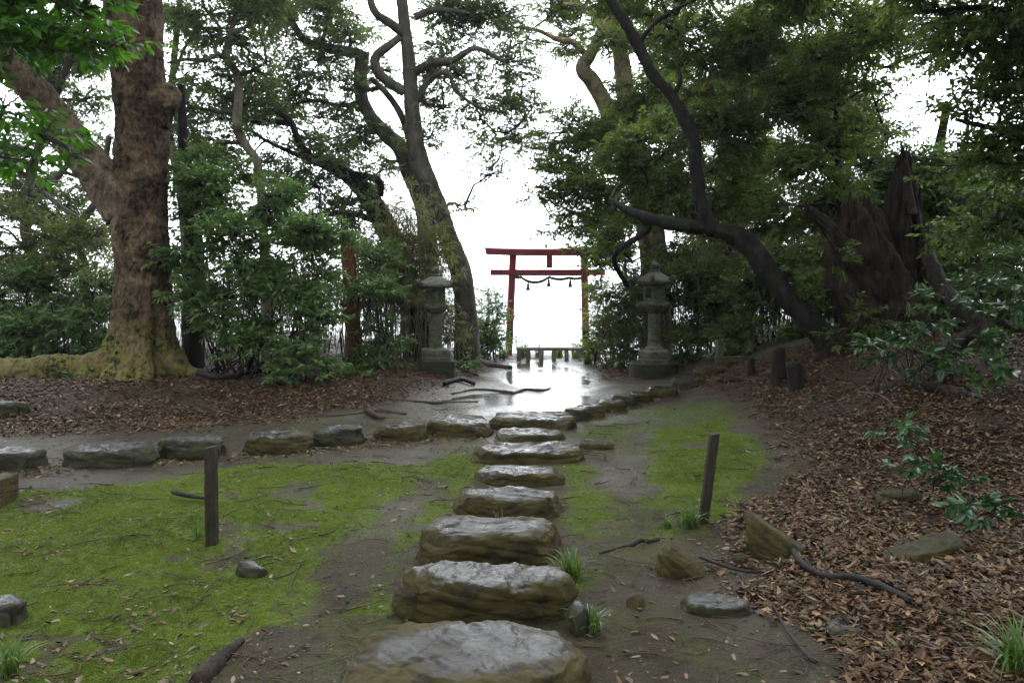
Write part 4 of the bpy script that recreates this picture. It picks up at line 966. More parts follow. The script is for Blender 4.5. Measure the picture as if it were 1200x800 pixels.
# right side
tree('broadleaf_tree', 'mottled pale brown trunk forking above the right lantern', None,
     [(772, 425, 18, 34), (770, 350, 18, 33), (764, 280, 18, 30), (752, 215, 18, 28), (742, 165, 18, 25), (735, 125, 18, 21), (729, 75, 18, 19), (721, 30, 18, 16), (712, -40, 18, 12)],
     [[(738, 180, 18, 20), (722, 150, 17.9, 19), (708, 120, 17.8, 18), (694, 96, 17.7, 18), (683, 80, 17.6, 17), (693, 62, 17.6, 13), (706, 35, 17.6, 12), (716, 5, 17.6, 11), (720, -50, 17.6, 8)],
      [(690, 68, 17.6, 7), (672, 50, 17.5, 7), (655, 47, 17.5, 6), (630, 36, 17.5, 4), (605, 32, 17.5, 3)], [(708, 42, 17.6, 6), (690, 10, 17.5, 5), (660, 5, 17.5, 4)], [(745, 190, 17.8, 7), (720, 168, 17.5, 5), (690, 160, 17.3, 4)]],
     [(680, 22, 19.5, 36, .6), (642, 18, 19.5, 28, .55), (618, 45, 19.5, 22, .45), (662, 55, 19.6, 24, .5), (700, 150, 16.8, 36, .8), (668, 152, 16.8, 30, .7), (645, 170, 16.8, 22, .5), (655, 215, 16.5, 30, .8), (690, 215, 16.5, 36, .9), (632, 232, 16.5, 18, .7), (668, 250, 16.5, 28, .9), (705, 262, 16.3, 34, 1), (742, 105, 19.2, 34, .7), (650, -40, 19.5, 50, .6), (730, 20, 19.2, 34, .7), (690, 180, 16.8, 30, .8), (735, 210, 16, 40, 1), (650, 272, 16.5, 14, .6), (645, 195, 16.6, 22, .7)] + fill(690, 770, -10, 300, 17.5, 10, 32, .8, ((700, 115, 22),)),
     'bark_mottle', 'leaf_dark', 'trees round the clearing', tone=.45, seg=34, ridge=.07)
YF = 12.2
tree('broadleaf_tree', 'black trunk leaning steeply left from the right bank with a long bough over the lantern', None,
     [(990, 420, 11.6, 38), (962, 390, 11.7, 26), (930, 358, 11.8, 21), (904, 325, 11.9, 23), (882, 293, 12.0, 20), (860, 276, 12.1, 22), (832, 268, 12.2, 17), (795, 264, 12.3, 15), (762, 256, 12.5, 13), (738, 248, 12.7, 9), (716, 235, 13, 6)],
     [[(838, 272, 12.2, 18), (824, 248, 12.2, 14), (817, 210, 12.2, 15), (813, 165, 12.2, 13), (799, 135, 12.2, 14), (785, 110, 12.2, 12), (764, 86, 12.2, 13), (750, 58, 12.2, 12), (732, 25, 12.2, 11), (715, 0, 12.2, 10), (690, -60, 12.2, 7)],
      [(748, 52, 12.2, 6), (765, 30, 12.1, 5), (790, 12, 12, 4), (815, 0, 12, 3)], [(788, 115, 12.2, 6), (797, 95, 12.1, 5), (795, 80, 12.1, 4)],
      [(745, 252, 12.6, 6), (760, 268, 12.6, 7), (720, 300, 13, 6), (735, 335, 14, 5)]],
     [(745, 190, 14.3, 44, .9), (780, 30, 13.3, 48, .7), (830, 70, 13.3, 62, .9), (850, 150, 13.6, 60, 1), (772, 160, 14.3, 36, .9), (770, 225, 14.3, 36, 1), (820, 215, 13.9, 44, 1), (860, 230, 13.7, 44, 1), (900, 30, 12.8, 66, 1), (905, 115, 13.1, 58, 1), (730, -50, 13.3, 70, .7), (850, -50, 12.8, 80, .9), (790, 300, 17, 32, 1), (720, 285, 14.5, 26, .8), (705, 310, 16, 16, .6), (680, 295, 16, 14, .6)],
     'bark_dark', 'leaf_dark', 'trees round the clearing', tone=.35, branch='branch_dark', seg=40, amp=.28, ridge=.16)
tree('broadleaf_tree', 'thin straight dark sapling in front of the green thicket above the broken stump', None,
     [(982, 400, 12.6, 9), (982, 320, 12.6, 8), (982, 245, 12.6, 7.5), (982, 180, 12.6, 7), (980, 135, 12.6, 6), (984, 80, 12.6, 4.5), (990, 20, 12.6, 3)],
     [[(980, 130, 12.6, 4), (972, 110, 12.5, 3.5), (962, 80, 12.5, 2.5)], [(981, 127, 12.6, 4), (1000, 112, 12.5, 3), (1030, 98, 12.5, 2)], [(979, 128, 12.6, 3), (945, 126, 12.5, 2.5), (915, 124, 12.5, 2)]],
     [(960, 180, 12.5, 52, .9), (960, 65, 12.3, 48, .9), (1010, 35, 11.8, 42, .9), (1000, 150, 12.5, 34, .8), (925, 240, 12.8, 48, 1), (985, 245, 13, 44, 1), (1015, 95, 12.3, 26, .7), (940, 120, 12.4, 40, .9), (960, -30, 12, 60, .9)],
     'bark_dark', 'leaf_dark', 'trees round the clearing', tone=.4, branch='branch_dark')
tree('broadleaf_tree', 'dark leafy tree overhanging the whole upper right corner', None,
     [(1420, 520, 8.2, 40), (1390, 300, 8.2, 36), (1350, 100, 8.2, 30), (1300, -100, 8.2, 24)],
     [[(1385, 290, 8.2, 16), (1280, 210, 8.2, 12), (1190, 160, 8.2, 8), (1120, 140, 8.2, 4)], [(1350, 100, 8.2, 16), (1230, 30, 8.2, 10), (1150, 10, 8.2, 7), (1080, 15, 8.2, 4)], [(1395, 330, 8.2, 14), (1290, 290, 8.3, 9), (1190, 270, 8.4, 6)]],
     [(1150, 35, 8.2, 48, .8), (1185, 105, 8.2, 52, 1), (1165, 180, 8.3, 50, 1), (1130, 130, 8.3, 28, .6), (1195, 240, 8.4, 52, 1.1), (1110, 20, 8.2, 36, .7), (1220, 40, 8.2, 70, 1), (1080, -10, 8.2, 50, .8), (1150, 255, 8.6, 36, .9), (1125, 195, 8.6, 26, .8), (1260, 150, 8.2, 80, .9), (1100, -80, 8.2, 100, .9), (1250, -80, 8.2, 100, .8), ('w', 5.5, 5.5, 6.0, 2.0, .5), ('w', 3.6, 4.5, 7.5, 1.9, .3), ('w', 5.5, 2.0, 6.2, 2.0, .45), ('w', 2.8, 1.2, 7.6, 2.0, .25), ('w', 5, -2, 6.4, 2.2, .4), ('w', 1.8, -2.2, 7.6, 2.2, .28), ('w', 7.5, 8, 6.5, 2.2, .5), ('w', 4.8, 8.5, 7.2, 2.0, .45), ('w', 8, 3, 4.5, 2.2, .4), ('w', 8, -1, 4.5, 2.2, .3), ('w', 6.5, 9.5, 5.6, 1.8, .6), ('w', 7.5, 11.5, 6.2, 2.0, .5), ('w', 5.2, 7.2, 6.4, 1.6, .5)],  # world-placed masses are out of view, added to shade ground and right bank
     'bark_dark', 'leaf_dark', 'trees round the clearing', tone=.12, L=.09, branch='branch_dark')
tree('broadleaf_tree', 'dark tree filling the gap behind the broken stump with mid green leaves', None,
     [(1100, 380, 14, 20), (1105, 300, 14, 18), (1095, 220, 14, 14), (1110, 120, 14, 8)], [[(1102, 290, 14, 9), (1060, 240, 14, 7), (1030, 215, 14, 5)], [(1100, 260, 14, 9), (1150, 215, 14, 6)]],
     [(1055, 215, 13.8, 46, 1), (1105, 235, 13.6, 46, 1), (1035, 250, 14, 44, 1), (1150, 290, 12, 50, 1), (1100, 300, 13.2, 44, 1), (1190, 320, 11, 50, 1), (1010, 200, 14, 36, 1), (1090, 195, 13.8, 26, .8), (1180, 230, 13, 50, 1), (1050, 300, 14, 44, 1), (1040, 165, 13.8, 26, .8), (1110, 180, 13.5, 24, .7), (1030, 60, 13, 24, .7), (1105, 70, 12.5, 20, .6), (1042, 110, 13.4, 14, .5)] + fill(990, 1200, 200, 330, 16, 12, 44, 1),
     'bark_dark', 'leaf_shrub', 'trees round the clearing', tone=.35, branch='branch_dark')
tree('broadleaf_tree', 'background tree with olive foliage right of the mottled trunk', None,
     [(855, 425, 18.5, 24), (850, 340, 18.5, 22), (862, 250, 18.5, 18), (850, 150, 18.5, 14), (860, 50, 18.5, 10)], [[(858, 270, 18.5, 10), (900, 220, 18.5, 8), (940, 190, 18.5, 6)], [(852, 320, 18.5, 8), (820, 280, 18.5, 6)]],
     [(835, 290, 18, 44, 1), (880, 300, 18, 46, 1), (930, 290, 18, 46, 1), (800, 130, 18, 44, .8), (860, 190, 18, 46, 1), *fill(760, 1000, -20, 330, 19, 22, 42, 1.0, ((745, 120, 22),)), (920, 190, 18, 48, 1), (810, 210, 18, 40, .9), (880, 90, 18, 50, .9), (780, 60, 18, 40, .7), (960, 120, 18, 50, .9), (980, 300, 17, 46, 1), (800, 250, 18, 36, .9), (900, 20, 18, 50, .9)],
     'bark_mid', 'leaf_olive', 'trees round the clearing', tone=.3)

# ------------------------------------------------------------------ shrubs and undergrowth
def shrub(label, stems, blobs, leafm, name='shrub', group=None, L=.10, dens=1.0, tone=.4, wl=.4, detail=0, spread=.26, cat='shrub', droop=.3, flat=.8, ds=7, branch='branch_dark', per_stem=3):
    bs = []
    px, py, Y = stems
    x = (px - 600) / FPX * Y; base = np.array([x, Y, hz(x, Y)])
    root = empty(name, base, label, cat, group); smb, lmb = MB(), MB()
    for bl in blobs:
        bx, by, bY, rp = bl[:4]; dn = bl[4] if len(bl) > 4 else 1.0
        c = P(bx, by, bY); rw = rp / FPX * bY
        for k in range(per_stem):
            b = np.array([c[0] * .35 + base[0] * .65, c[1] * .35 + base[1] * .65, 0]) + np.array([random.gauss(0, .25), random.gauss(0, .2), 0]); b[2] = hz(b[0], b[1]) - .03
            e = c + unit(R.normal(size=3)) * rw * .5; r_ = (.014 + .008 * rw) * (.42 if detail else 1); p, q = wiggle(b, e, 6, .18, r_, r_ * .4); tube(smb, p, q, 5, .15, .1)
        nl = int(dn * dens * 3.0 * math.pi * rw * rw / (L * L * wl * .30))
        sprays(smb, lmb, c, (rw, rw * .9, rw * flat), nl, L, spread, bl[5] if len(bl) > 5 else tone, ds, detail=detail, wl=wl, droop=droop)
    smb.build('stems', M[branch], root, loc=base); lmb.build('foliage', M[leafm], root, smooth=False, loc=base)
    return root
shrub('tall dense evergreen shrub right of the huge tree, leaves reaching the ground', (290, 432, 12.8),
      [(255, 225, 12.9, 42), (305, 245, 12.8, 46), (352, 285, 12.7, 42), (275, 295, 12.4, 50), (225, 300, 12.4, 32, .9), (322, 335, 12.4, 46), (268, 362, 12.4, 42), (358, 325, 12.6, 34), (378, 270, 12.8, 26, .8), (240, 345, 12.3, 32), (300, 395, 12.3, 36, .8), (350, 380, 12.4, 36, .8), (215, 330, 12.2, 22, .8), (372, 365, 12.5, 20, .8)],
      'leaf_shrub', L=.105, tone=.45, group='shrubs at the clearing edge')
shrub('low bush of drooping shiny leaves at the foot of the dense shrub', (350, 440, 12.3), [(350, 425, 12.1, 26), (330, 436, 12.0, 16), (372, 434, 12.1, 16), (345, 405, 12.2, 18)], 'leaf_shrub', L=.11, tone=.6, group='shrubs at the clearing edge')
shrub('leafy shrub wrapped round the red brown dead trunk', (425, 432, 14), [(416, 338, 13.9, 15, .7), (446, 345, 13.8, 24, .9), (440, 305, 14.6, 24, .8), (455, 385, 14.2, 26, .8), (450, 410, 14, 24, .9), (390, 330, 14.6, 20, .8), (440, 425, 13.6, 16, .8)], 'leaf_shrub', tone=.4, group='shrubs at the clearing edge')
shrub('bright green low plants on the leaves left of the left lantern', (415, 440, 13), [(400, 437, 12.9, 10, .8), (420, 440, 12.8, 8, .8), (385, 434, 12.9, 8, .7)], 'leaf_bright', 'low_plant', L=.09, tone=.5, detail=1, cat='plant')
shrub('dark undergrowth bank left of the huge trunk', (55, 425, 14.5), [(20, 350, 14.6, 42), (70, 365, 14.4, 40), (110, 372, 14.2, 30), (25, 395, 14, 40), (85, 400, 14, 36), (-40, 380, 14.4, 50), (50, 335, 14.8, 36, .8), (110, 340, 14.6, 24, .8), (-10, 420, 13.6, 30), (115, 405, 13.8, 22)], 'leaf_shrub', tone=.25, L=.11, group='shrubs at the clearing edge')
shrub('dark green bush left of the torii at the cliff edge', (572, 415, 18.6), [(572, 385, 18.6, 22), (580, 360, 18.6, 14, .8), (565, 402, 18.4, 20), (584, 400, 18.6, 12, .9), (570, 345, 18.8, 12, .5), (560, 370, 18.8, 16)], 'leaf_shrub', tone=.45, group='shrubs at the clearing edge', L=.09)
shrub('shrub with drooping leaves between the torii and the right lantern', (715, 425, 17.5), [(712, 345, 17.6, 22, .9), (726, 375, 17.4, 26), (708, 395, 17.6, 22), (735, 405, 17, 22), (700, 370, 18, 14, .7), (740, 345, 17.4, 24), (698, 412, 17.6, 14)], 'leaf_dark', tone=.5, group='shrubs at the clearing edge')
shrub('dark shrub mass behind the right lantern', (805, 425, 16.5), [(790, 330, 16.5, 32), (815, 365, 16.3, 36), (800, 400, 16.2, 30), (840, 330, 16.6, 36), (850, 380, 16.2, 36), (760, 385, 16.8, 26), (755, 330, 17, 24)], 'leaf_dark', tone=.3, group='shrubs at the clearing edge')
shrub('dark shrub mass under the leaning black trunk', (905, 420, 15), [(890, 350, 15.2, 36), (880, 395, 14.8, 34), (925, 330, 15, 36), (930, 395, 14.4, 30), (960, 350, 14.5, 36), (905, 310, 15.2, 34), (860, 420, 15.2, 20)], 'leaf_dark', tone=.3, group='shrubs at the clearing edge')
shrub('dark shrub mass behind the broken stump', (1060, 400, 13.6), [(1080, 340, 13.6, 40), (1040, 330, 13.8, 36), (1120, 340, 13.4, 40), (1170, 340, 13, 46), (1110, 385, 13.2, 36), (1200, 380, 12.6, 46), (990, 345, 14, 34), (1010, 380, 13.6, 30), (1160, 395, 12.6, 36), (1095, 300, 12.2, 26, .8), (965, 300, 12.4, 24, .7), (958, 345, 12.2, 24, .7), (1085, 345, 11.4, 18, .6), (978, 300, 11.0, 18, .5), (1012, 375, 10.9, 20, .5), (1086, 268, 11.2, 18, .6), (990, 395, 10.8, 16, .5), (1050, 390, 10.8, 16, .5)], 'leaf_dark', tone=.3, group='shrubs at the clearing edge')
shrub('broad leaved bush with whorled leaves in front of the broken stump', (1070, 465, 8.6),
      [(1035, 408, 8.6, 22, .5), (1065, 395, 8.5, 26, .55), (1090, 375, 8.5, 26, .5), (1080, 430, 8.4, 28, .55), (1060, 350, 8.7, 18, .4), (1105, 410, 8.4, 22, .5), (1040, 425, 8.5, 16, .4), (1085, 455, 8.3, 18, .4), (1110, 350, 8.7, 22, .5), (1140, 345, 8.8, 24, .5), (1165, 380, 8.9, 24, .6), (1190, 350, 9, 26, .6), (1180, 420, 8.6, 18, .5)],
      'leaf_glossy', L=.12, dens=.62, wl=.34, detail=1, tone=.45, group='broad leaved plants on the right bank', spread=.16, ds=5, droop=.15)
shrub('single upright broad leaved shoot beside the fallen dead trunk', (1157, 470, 7.6), [(1155, 425, 7.6, 14, .3), (1160, 440, 7.6, 10, .3), (1150, 395, 7.7, 12, .3)], 'leaf_glossy', 'seedling', L=.13, detail=1, tone=.6, group='broad leaved plants on the right bank', spread=.1, ds=3, cat='plant', per_stem=1)
shrub('small shiny seedling with an arching bare stem on the leaves', (1050, 545, 6.6), [(1045, 490, 6.6, 16, .35), (1060, 505, 6.5, 16, .35), (1075, 520, 6.4, 16, .35), (1040, 500, 6.6, 10, .3)], 'leaf_glossy', 'seedling', L=.075, wl=.5, detail=1, tone=.7, group='broad leaved plants on the right bank', spread=.12, ds=4, cat='plant', per_stem=1)
shrub('shiny round leaved seedling spreading below the arching stem', (1095, 580, 5.6), [(1075, 545, 5.8, 20, .4), (1095, 565, 5.6, 24, .4), (1120, 555, 5.6, 16, .3), (1065, 555, 5.8, 14, .3)], 'leaf_glossy', 'seedling', L=.08, wl=.55, detail=1, tone=.55, group='broad leaved plants on the right bank', spread=.12, ds=4, cat='plant', per_stem=1)
shrub('dark leaved seedling lowest on the right bank', (1165, 625, 4.9), [(1160, 600, 4.9, 20, .4), (1185, 595, 4.8, 16, .35), (1140, 580, 5.1, 14, .3)], 'leaf_glossy', 'seedling', L=.08, wl=.55, detail=1, tone=.2, group='broad leaved plants on the right bank', spread=.12, ds=4, cat='plant', per_stem=1)
shrub('small ivy like plant growing on the mossy yellow root', (50, 450, 12), [(20, 452, 12.0, 14, .6), (85, 440, 12.1, 14, .5), (45, 455, 11.9, 9, .5)], 'leaf_glossy', 'low_plant', L=.10, wl=.6, detail=1, tone=.5, cat='plant', per_stem=1, spread=.12, ds=4)
shrub('low fern like plants at the foot of the left lantern', (530, 437, 15), [(525, 432, 15, 10, .8), (545, 425, 15.4, 12, .8), (505, 440, 14.8, 8, .6)], 'leaf_shrub', 'low_plant', L=.09, tone=.4, cat='plant', spread=.16)
# arching bare stem
mb = MB(); tube(mb, np.array([G(1053, 505), P(1048, 478, 6.8), P(1030, 462, 6.9), P(1006, 459, 7.0)]), np.array([.006, .005, .004, .003]), 6, .05, 0)
tag(mb.build('arching_stem', M['bark_pale']), 'thin pale bare stem arching over the leaves on the right bank', 'stem')

# bamboo grass behind the left lantern and in the thickets
def bamboo(px, Y, hpx, n, label, group='bamboo grass clumps', wpx=40, tone=.5, leafn=110, m='leaf_bamboo', hvar=.35):
    x = (px - 600) / FPX * Y; base = np.array([x, Y, hz(x, Y)]); H = hpx / FPX * Y; W = wpx / FPX * Y
    root = empty('bamboo_clump', base, label, 'bamboo', group); s, l = MB(), MB()
    for i in range(n):
        bx = base + np.array([random.uniform(-W, W), random.uniform(-.5, .5), 0]); bx[2] = hz(bx[0], bx[1]) - .03
        hgt = H * random.uniform(1 - hvar, 1.05); top = bx + np.array([random.gauss(0, .16), random.gauss(0, .12), hgt])
        p, q = wiggle(bx, top, 5, .05, .010, .003); c, r = tube(s, p, q, 5, .3, 0)
        k = leafn // 6
        for _ in range(6):
            t = random.uniform(.25, 1) ** .7; b = bx + (top - bx) * t
            a = random.random() * 6.28; tip = b + np.array([math.cos(a) * .3, math.sin(a) * .3, random.uniform(-.05, .2)])
            sticks(s, b[None], tip[None], [.003], [.0015])
            u = R.random((k, 1)); pp = b + (tip - b) * u
            d = (tip - b)[None] * 1.2 + R.normal(0, .3, (k, 3)); d[:, 2] -= .28
            tn = np.clip(tone + .25 * R.normal(size=(k, 1)), 0, 1)
            leaves(l, pp, d, np.array([0, 0, 1.]) + R.normal(0, .5, (k, 3)), .15 + .08 * R.random(k), .017 + .008 * R.random(k), np.repeat(tn, 3, 1))
    s.build('culms', M['bark_pale'], root, loc=base); l.build('foliage', M[m], root, smooth=False, loc=base)
    return root
bamboo(468, 15.8, 180, 56, 'tall yellowish bamboo grass just left of the square lantern', wpx=32)
bamboo(498, 16.4, 200, 46, 'tall bamboo grass right behind the square lantern', wpx=28)
bamboo(440, 15.8, 150, 42, 'bamboo grass between the red brown dead trunk and the square lantern', wpx=30, tone=.35)
bamboo(530, 16.8, 70, 20, 'short bamboo grass at the foot of the leaning grey trunk', wpx=20, tone=.35)
B0 = bamboo(380, 16.5, 110, 60, 'thin stemmed thicket against the sky behind the dense shrub', 'thicket stems at the cliff edge', 50, .3, 30)
for i, (px, Y) in enumerate(((270, 16.2), (325, 16.6), (140, 16.5), (60, 16.4), (-30, 16), (205, 17.2))):
    c = copy_thing(B0); x = (px - 600) / FPX * Y; c.location = (x, Y, hz(x, Y) + .0); c.rotation_euler = (0, 0, .4 + 2.4 * i)
B1 = bamboo(800, 16.6, 120, 60, 'dark thin stemmed thicket behind the right lantern and under the bank trees', 'thicket stems on the right', 46, .3, 44, 'leaf_olive')
for i, (px, Y) in enumerate(((745, 17.3), (850, 16.4), (900, 16), (950, 15.6), (1010, 15), (1080, 14.6), (1160, 14))):
    c = copy_thing(B1); x = (px - 600) / FPX * Y; c.location = (x, Y, hz(x, Y)); c.rotation_euler = (0, 0, .7 + 2.1 * i)
# grass and weeds round the torii
for i, (px, Y, Lp, n, lb) in enumerate(((612, 19.6, 22, 60, 'pale weeds behind the left end of the stone railing'), (632, 19.8, 18, 50, 'pale weeds seen through the middle of the stone railing'), (655, 19.8, 18, 50, 'pale weeds seen right of the railing middle'), (676, 19.6, 24, 60, 'pale weeds behind the right end of the stone railing'), (697, 19, 24, 60, 'tall weeds at the foot of the right torii post'), (590, 19.4, 20, 50, 'weeds at the foot of the left torii post'), (690, 17.6, 20, 50, 'grass edging the puddle on its right side'))):
    x = (px - 600) / FPX * Y; grass_tuft(0, 0, n, Lp, lb, 'dry_grass' if i < 5 else 'grass', 1.1, xyz=(x, Y, hz(x, Y)), group='weeds round the torii', wide=1.4)

# ------------------------------------------------------------------ dead wood
tree('dead_trunk', 'reddish brown snapped dead trunk standing in the undergrowth', None,
     [(414, 432, 14.3, 24), (414, 400, 14.3, 20), (411, 350, 14.3, 17), (409, 310, 14.3, 15), (406, 285, 14.3, 13), (407, 274, 14.3, 8)], [[(410, 352, 14.3, 5), (404, 358, 14.2, 4), (398, 356, 14.2, 3)]], [], 'red_wood', 'leaf_dark', cat='dead tree', amp=.22)
def build_stump():
    Y = 11.7; x = (1035 - 600) / FPX * Y; base = np.array([x, Y, hz(x, Y)])
    t = empty('broken_stump', base, 'huge rotten broken tree stump with a tall splintered shard on the right bank', 'stump')
    def lob(c, dirs, s):
        th = np.arctan2(dirs[..., 1], dirs[..., 0]); n = vnoise(np.cos(th) * 3.2, np.sin(th) * 3.2, s[:, None] * .7 + 0 * th, 4); n2 = vnoise(np.cos(th) * 8, np.sin(th) * 8, s[:, None] * 1.6 + 0 * th, 9)
        n3 = vnoise(np.cos(th) * 22, np.sin(th) * 22, s[:, None] * 2.0 + 0 * th, 14); return 1 + .24 * n + .16 * n2 + .12 * n3
    def shard(name, pts, m='dead_wood', seg=90, amp=.35, jag=0.0):
        p = np.array([P(a, b, Y + dy) for a, b, w, dy in pts]); r = np.array([w / 2 / FPX * Y for a, b, w, dy in pts]); mb = MB()
        tube(mb, p, r, seg, .03, amp, 5, random.randint(0, 99), lob, fine=.06, aniso=.12, jag=jag); mb.build(name, M[m], t, loc=base)
    shard('trunk', [(1040, 415, 96, .0), (1034, 370, 84, 0), (1022, 320, 74, .0), (1010, 285, 62, .0), (1003, 258, 50, 0)], jag=.42)
    shard('splintered_shard', [(1048, 330, 40, .1), (1050, 280, 32, .1), (1055, 235, 25, .1), (1060, 200, 18, .1), (1063, 182, 12, .1)], amp=.3, jag=.30)
    shard('splintered_shard', [(1063, 330, 34, .3), (1066, 280, 28, .3), (1068, 240, 20, .3), (1070, 222, 14, .3)], jag=.25)
    shard('splintered_shard', [(1022, 345, 20, -.35), (995, 300, 18, -.35), (970, 265, 15, -.3), (946, 246, 11, -.3)], 'grey_wood', jag=.18)
    shard('splintered_shard', [(1075, 410, 26, -.45), (1050, 360, 22, -.45), (1035, 315, 16, -.4), (1028, 290, 6, -.4)], 'grey_wood')
    shard('root', [(1000, 405, 40, -.2), (975, 418, 26, -.5), (955, 430, 12, -.7)])
    for i, (a, b, h) in enumerate(((988, 244, 12), (996, 240, 20), (1005, 240, 8), (1013, 244, 16), (1021, 252, 10), (1030, 268, 14), (1057, 196, 30), (1062, 205, 34), (1072, 240, 26), (979, 262, 12))):
        dy = (-.15, .1, -.05, .15, 0)[i % 5] - (.3 if a < 970 else 0)
        shard('splinter', [(a + 5, b + 46, 17, dy), (a + 2, b + 18, 11, dy), (a + 1, b, 7, dy), (a, b - h, 1, dy)], 'grey_wood' if i in (7, 9) else 'dead_wood', seg=12)
build_stump()
def dead_limb(pts, label, m='grey_wood', forks=(), name='fallen_tree', cat='dead trunk'):
    p = np.array([P(a, b, y) for a, b, y, w in pts]); r = np.array([w / 2 / FPX * y for a, b, y, w in pts]); mb = MB()
    tube(mb, p, r, 44, .025, .32, 5, 4, fine=.10, aniso=.5, ridge=.10, rf=12, raniso=1)
    for f in forks:
        q = np.array([P(a, b, y) for a, b, y, w in f]); rr = np.array([w / 2 / FPX * y for a, b, y, w in f]); tube(mb, q, rr, 10, .05, .3, 5, 9, fine=.08)
    return tag(mb.build(name, M[m]), label, cat)
dead_limb([(1088, 300, 10.4, 12), (1100, 330, 10.2, 18), (1118, 355, 9.9, 18), (1142, 372, 9.5, 19), (1165, 395, 9.2, 20), (1190, 430, 8.9, 24), (1225, 470, 8.7, 26)], 'weathered dead trunk fallen down the right bank beside the stump',
          forks=([(1140, 372, 9.5, 18), (1165, 372, 9.4, 14), (1185, 385, 9.3, 8)], [(1150, 385, 9.4, 20), (1120, 405, 9.2, 16), (1100, 430, 9.0, 18), (1108, 450, 8.8, 16)]))
dead_limb([(1085, 452, 8.2, 10), (1110, 458, 8.0, 16), (1135, 468, 7.8, 17), (1160, 485, 7.5, 16), (1190, 500, 7.3, 18)], 'rotten root log lying on the leaves below the fallen dead trunk', 'grey_wood', name='fallen_log', cat='log')
for px, py, Y, h, w, lb, m, nm in ((843, 432, 15.2, 34, 8, 'short square stone marker at the foot of the bank right of the lantern', 'lantern', 'marker_stone'),):
    g = G(px, py); s = g[1] / FPX; o = box_mb(MB(), (0, 0, h * s / 2 - .05), (w * s, w * s, h * s + .1), .01, .2, jit=.004).build(nm, M[m], smooth=False); o.location = g; tag(o, lb, 'marker')
def small_stump(px, pyb, pyt, w, label, lean=0.0, m='grey_wood'):
    g = G(px, pyb); s = g[1] / FPX; mb = MB(); H = (pyb - pyt) * s
    tube(mb, np.array([(0, 0, -.1), (lean * .5 * H, 0, H * .5), (lean * H, 0, H)]), np.array([w * .65, w * .5, w * .42]) * s, 14, .04, .3, 7, px, fine=.08)
    o = mb.build('small_stump', M[m]); o.location = g; return tag(o, label, 'stump')
small_stump(912, 450, 408, 16, 'small pale upright stump at the foot of the right bank')
small_stump(936, 455, 425, 20, 'dark leaning stump touching the small pale stump', -.2, 'bark_dark')
small_stump(880, 440, 420, 8, 'thin low stake between the marker stone and the small stumps')


# ------------------------------------------------------------------ sea air
def build_haze():
    m = bpy.data.materials.new('sea_air'); m.use_nodes = True; nt = m.node_tree
    for n in list(nt.nodes): nt.nodes.remove(n)
    out = nt.nodes.new('ShaderNodeOutputMaterial'); pv = nt.nodes.new('ShaderNodeVolumePrincipled')
    pv.inputs['Color'].default_value = (.92, .96, 1, 1); pv.inputs['Density'].default_value = .0005; pv.inputs['Anisotropy'].default_value = .45
    nt.links.new(pv.outputs[0], out.inputs['Volume'])
    x, z0, z1 = 3010., -29., 24.
    V = [(-x, -x, z0), (x, -x, z0), (x, x, z0), (-x, x, z0), (-x, -x, z1), (x, -x, z1), (x, x, z1), (-x, x, z1)]
    o = MB().add(V, None, [(0, 3, 2, 1), (4, 5, 6, 7), (0, 1, 5, 4), (1, 2, 6, 5), (2, 3, 7, 6), (3, 0, 4, 7)]).build('haze', m, smooth=False)
    tag(o, 'pale damp sea air between the trees and over the water', 'haze', None, 'stuff')
build_haze()

# ------------------------------------------------------------------ sky, sun, camera
sc = bpy.context.scene
w = bpy.data.worlds.new('World'); sc.world = w; w.use_nodes = True
nt = w.node_tree; bg = nt.nodes['Background']
SUN_EL, SUN_AZ = 42, 12     # azimuth degrees east of the view axis (+Y)
sky = nt.nodes.new('ShaderNodeTexSky'); sky.sky_type = 'NISHITA'; sky.sun_disc = False
sky.sun_elevation = rad(SUN_EL); sky.sun_rotation = rad(SUN_AZ); sky.dust_density = 1; sky.air_density = 1.0
hs = nt.nodes.new('ShaderNodeHueSaturation'); hs.inputs['Saturation'].default_value = .16
nt.links.new(sky.outputs[0], hs.inputs['Color'])
tcw = nt.nodes.new('ShaderNodeTexCoord'); dt = nt.nodes.new('ShaderNodeVectorMath'); dt.operation = 'DOT_PRODUCT'
nt.links.new(tcw.outputs['Generated'], dt.inputs[0]); dt.inputs[1].default_value = Vector((.10, .93, .36)).normalized()
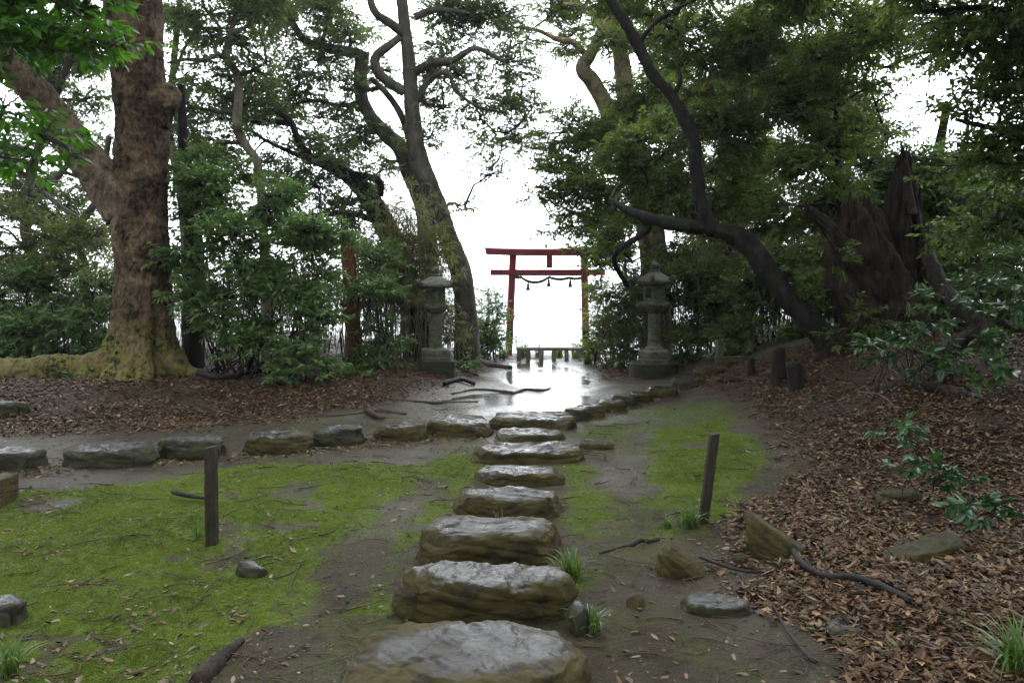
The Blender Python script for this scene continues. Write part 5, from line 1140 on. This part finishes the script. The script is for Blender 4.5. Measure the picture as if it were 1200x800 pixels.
cl = N(nt, 'ShaderNodeMapRange', interpolation_type='SMOOTHSTEP'); nt.links.new(dt.outputs['Value'], cl.inputs[0])
cl.inputs[1].default_value = .25; cl.inputs[2].default_value = 1.0; cl.inputs[3].default_value = 1.0; cl.inputs[4].default_value = 4.2
cn = noise_n(nt, 2.5, 5, .55, tcw.outputs['Generated'])
deck = N(nt, 'ShaderNodeVectorMath', operation='SCALE'); deck.inputs[0].default_value = (8.6, 9.0, 9.6)
nt.links.new(maths(nt, 'MULTIPLY', cl.outputs[0], maths(nt, 'ADD', .75, maths(nt, 'MULTIPLY', cn, .5))), deck.inputs['Scale'])
skm = mixc(nt, .75, hs.outputs[0], deck.outputs[0])    # a bright cloud deck veils the clear sky
nt.links.new(skm, bg.inputs['Color']); bg.inputs['Strength'].default_value = .12
ld = bpy.data.lights.new('sun', 'SUN'); ld.energy = .7; ld.angle = rad(50); ld.color = (1, .97, .93)
so = bpy.data.objects.new('sun', ld); C.objects.link(so)
d = Vector((math.sin(rad(SUN_AZ)) * math.cos(rad(SUN_EL)), math.cos(rad(SUN_AZ)) * math.cos(rad(SUN_EL)), math.sin(rad(SUN_EL))))
so.rotation_euler = d.to_track_quat('Z', 'Y').to_euler(); so.location = d * 40
cd = bpy.data.cameras.new('camera'); co = bpy.data.objects.new('camera', cd); C.objects.link(co)
cd.sensor_width = 36; cd.lens = 36 * FPX / 1200; cd.clip_end = 60000; cd.clip_start = .05
co.location = (0, 0, HC); co.rotation_euler = (math.pi / 2 - PITCH, 0, 0); sc.camera = co
vs = sc.view_settings; vs.view_transform = 'Standard'; vs.look = 'None'; vs.gamma = 1; vs.exposure = 0.74; vs.use_curve_mapping = False
sc.render.engine = 'CYCLES'; cy = sc.cycles
cy.use_denoising = True; cy.max_bounces = 6; cy.diffuse_bounces = 4; cy.glossy_bounces = 3; cy.transmission_bounces = 2; cy.caustics_reflective = False; cy.caustics_refractive = False
cy.use_adaptive_sampling = True; cy.adaptive_threshold = .02
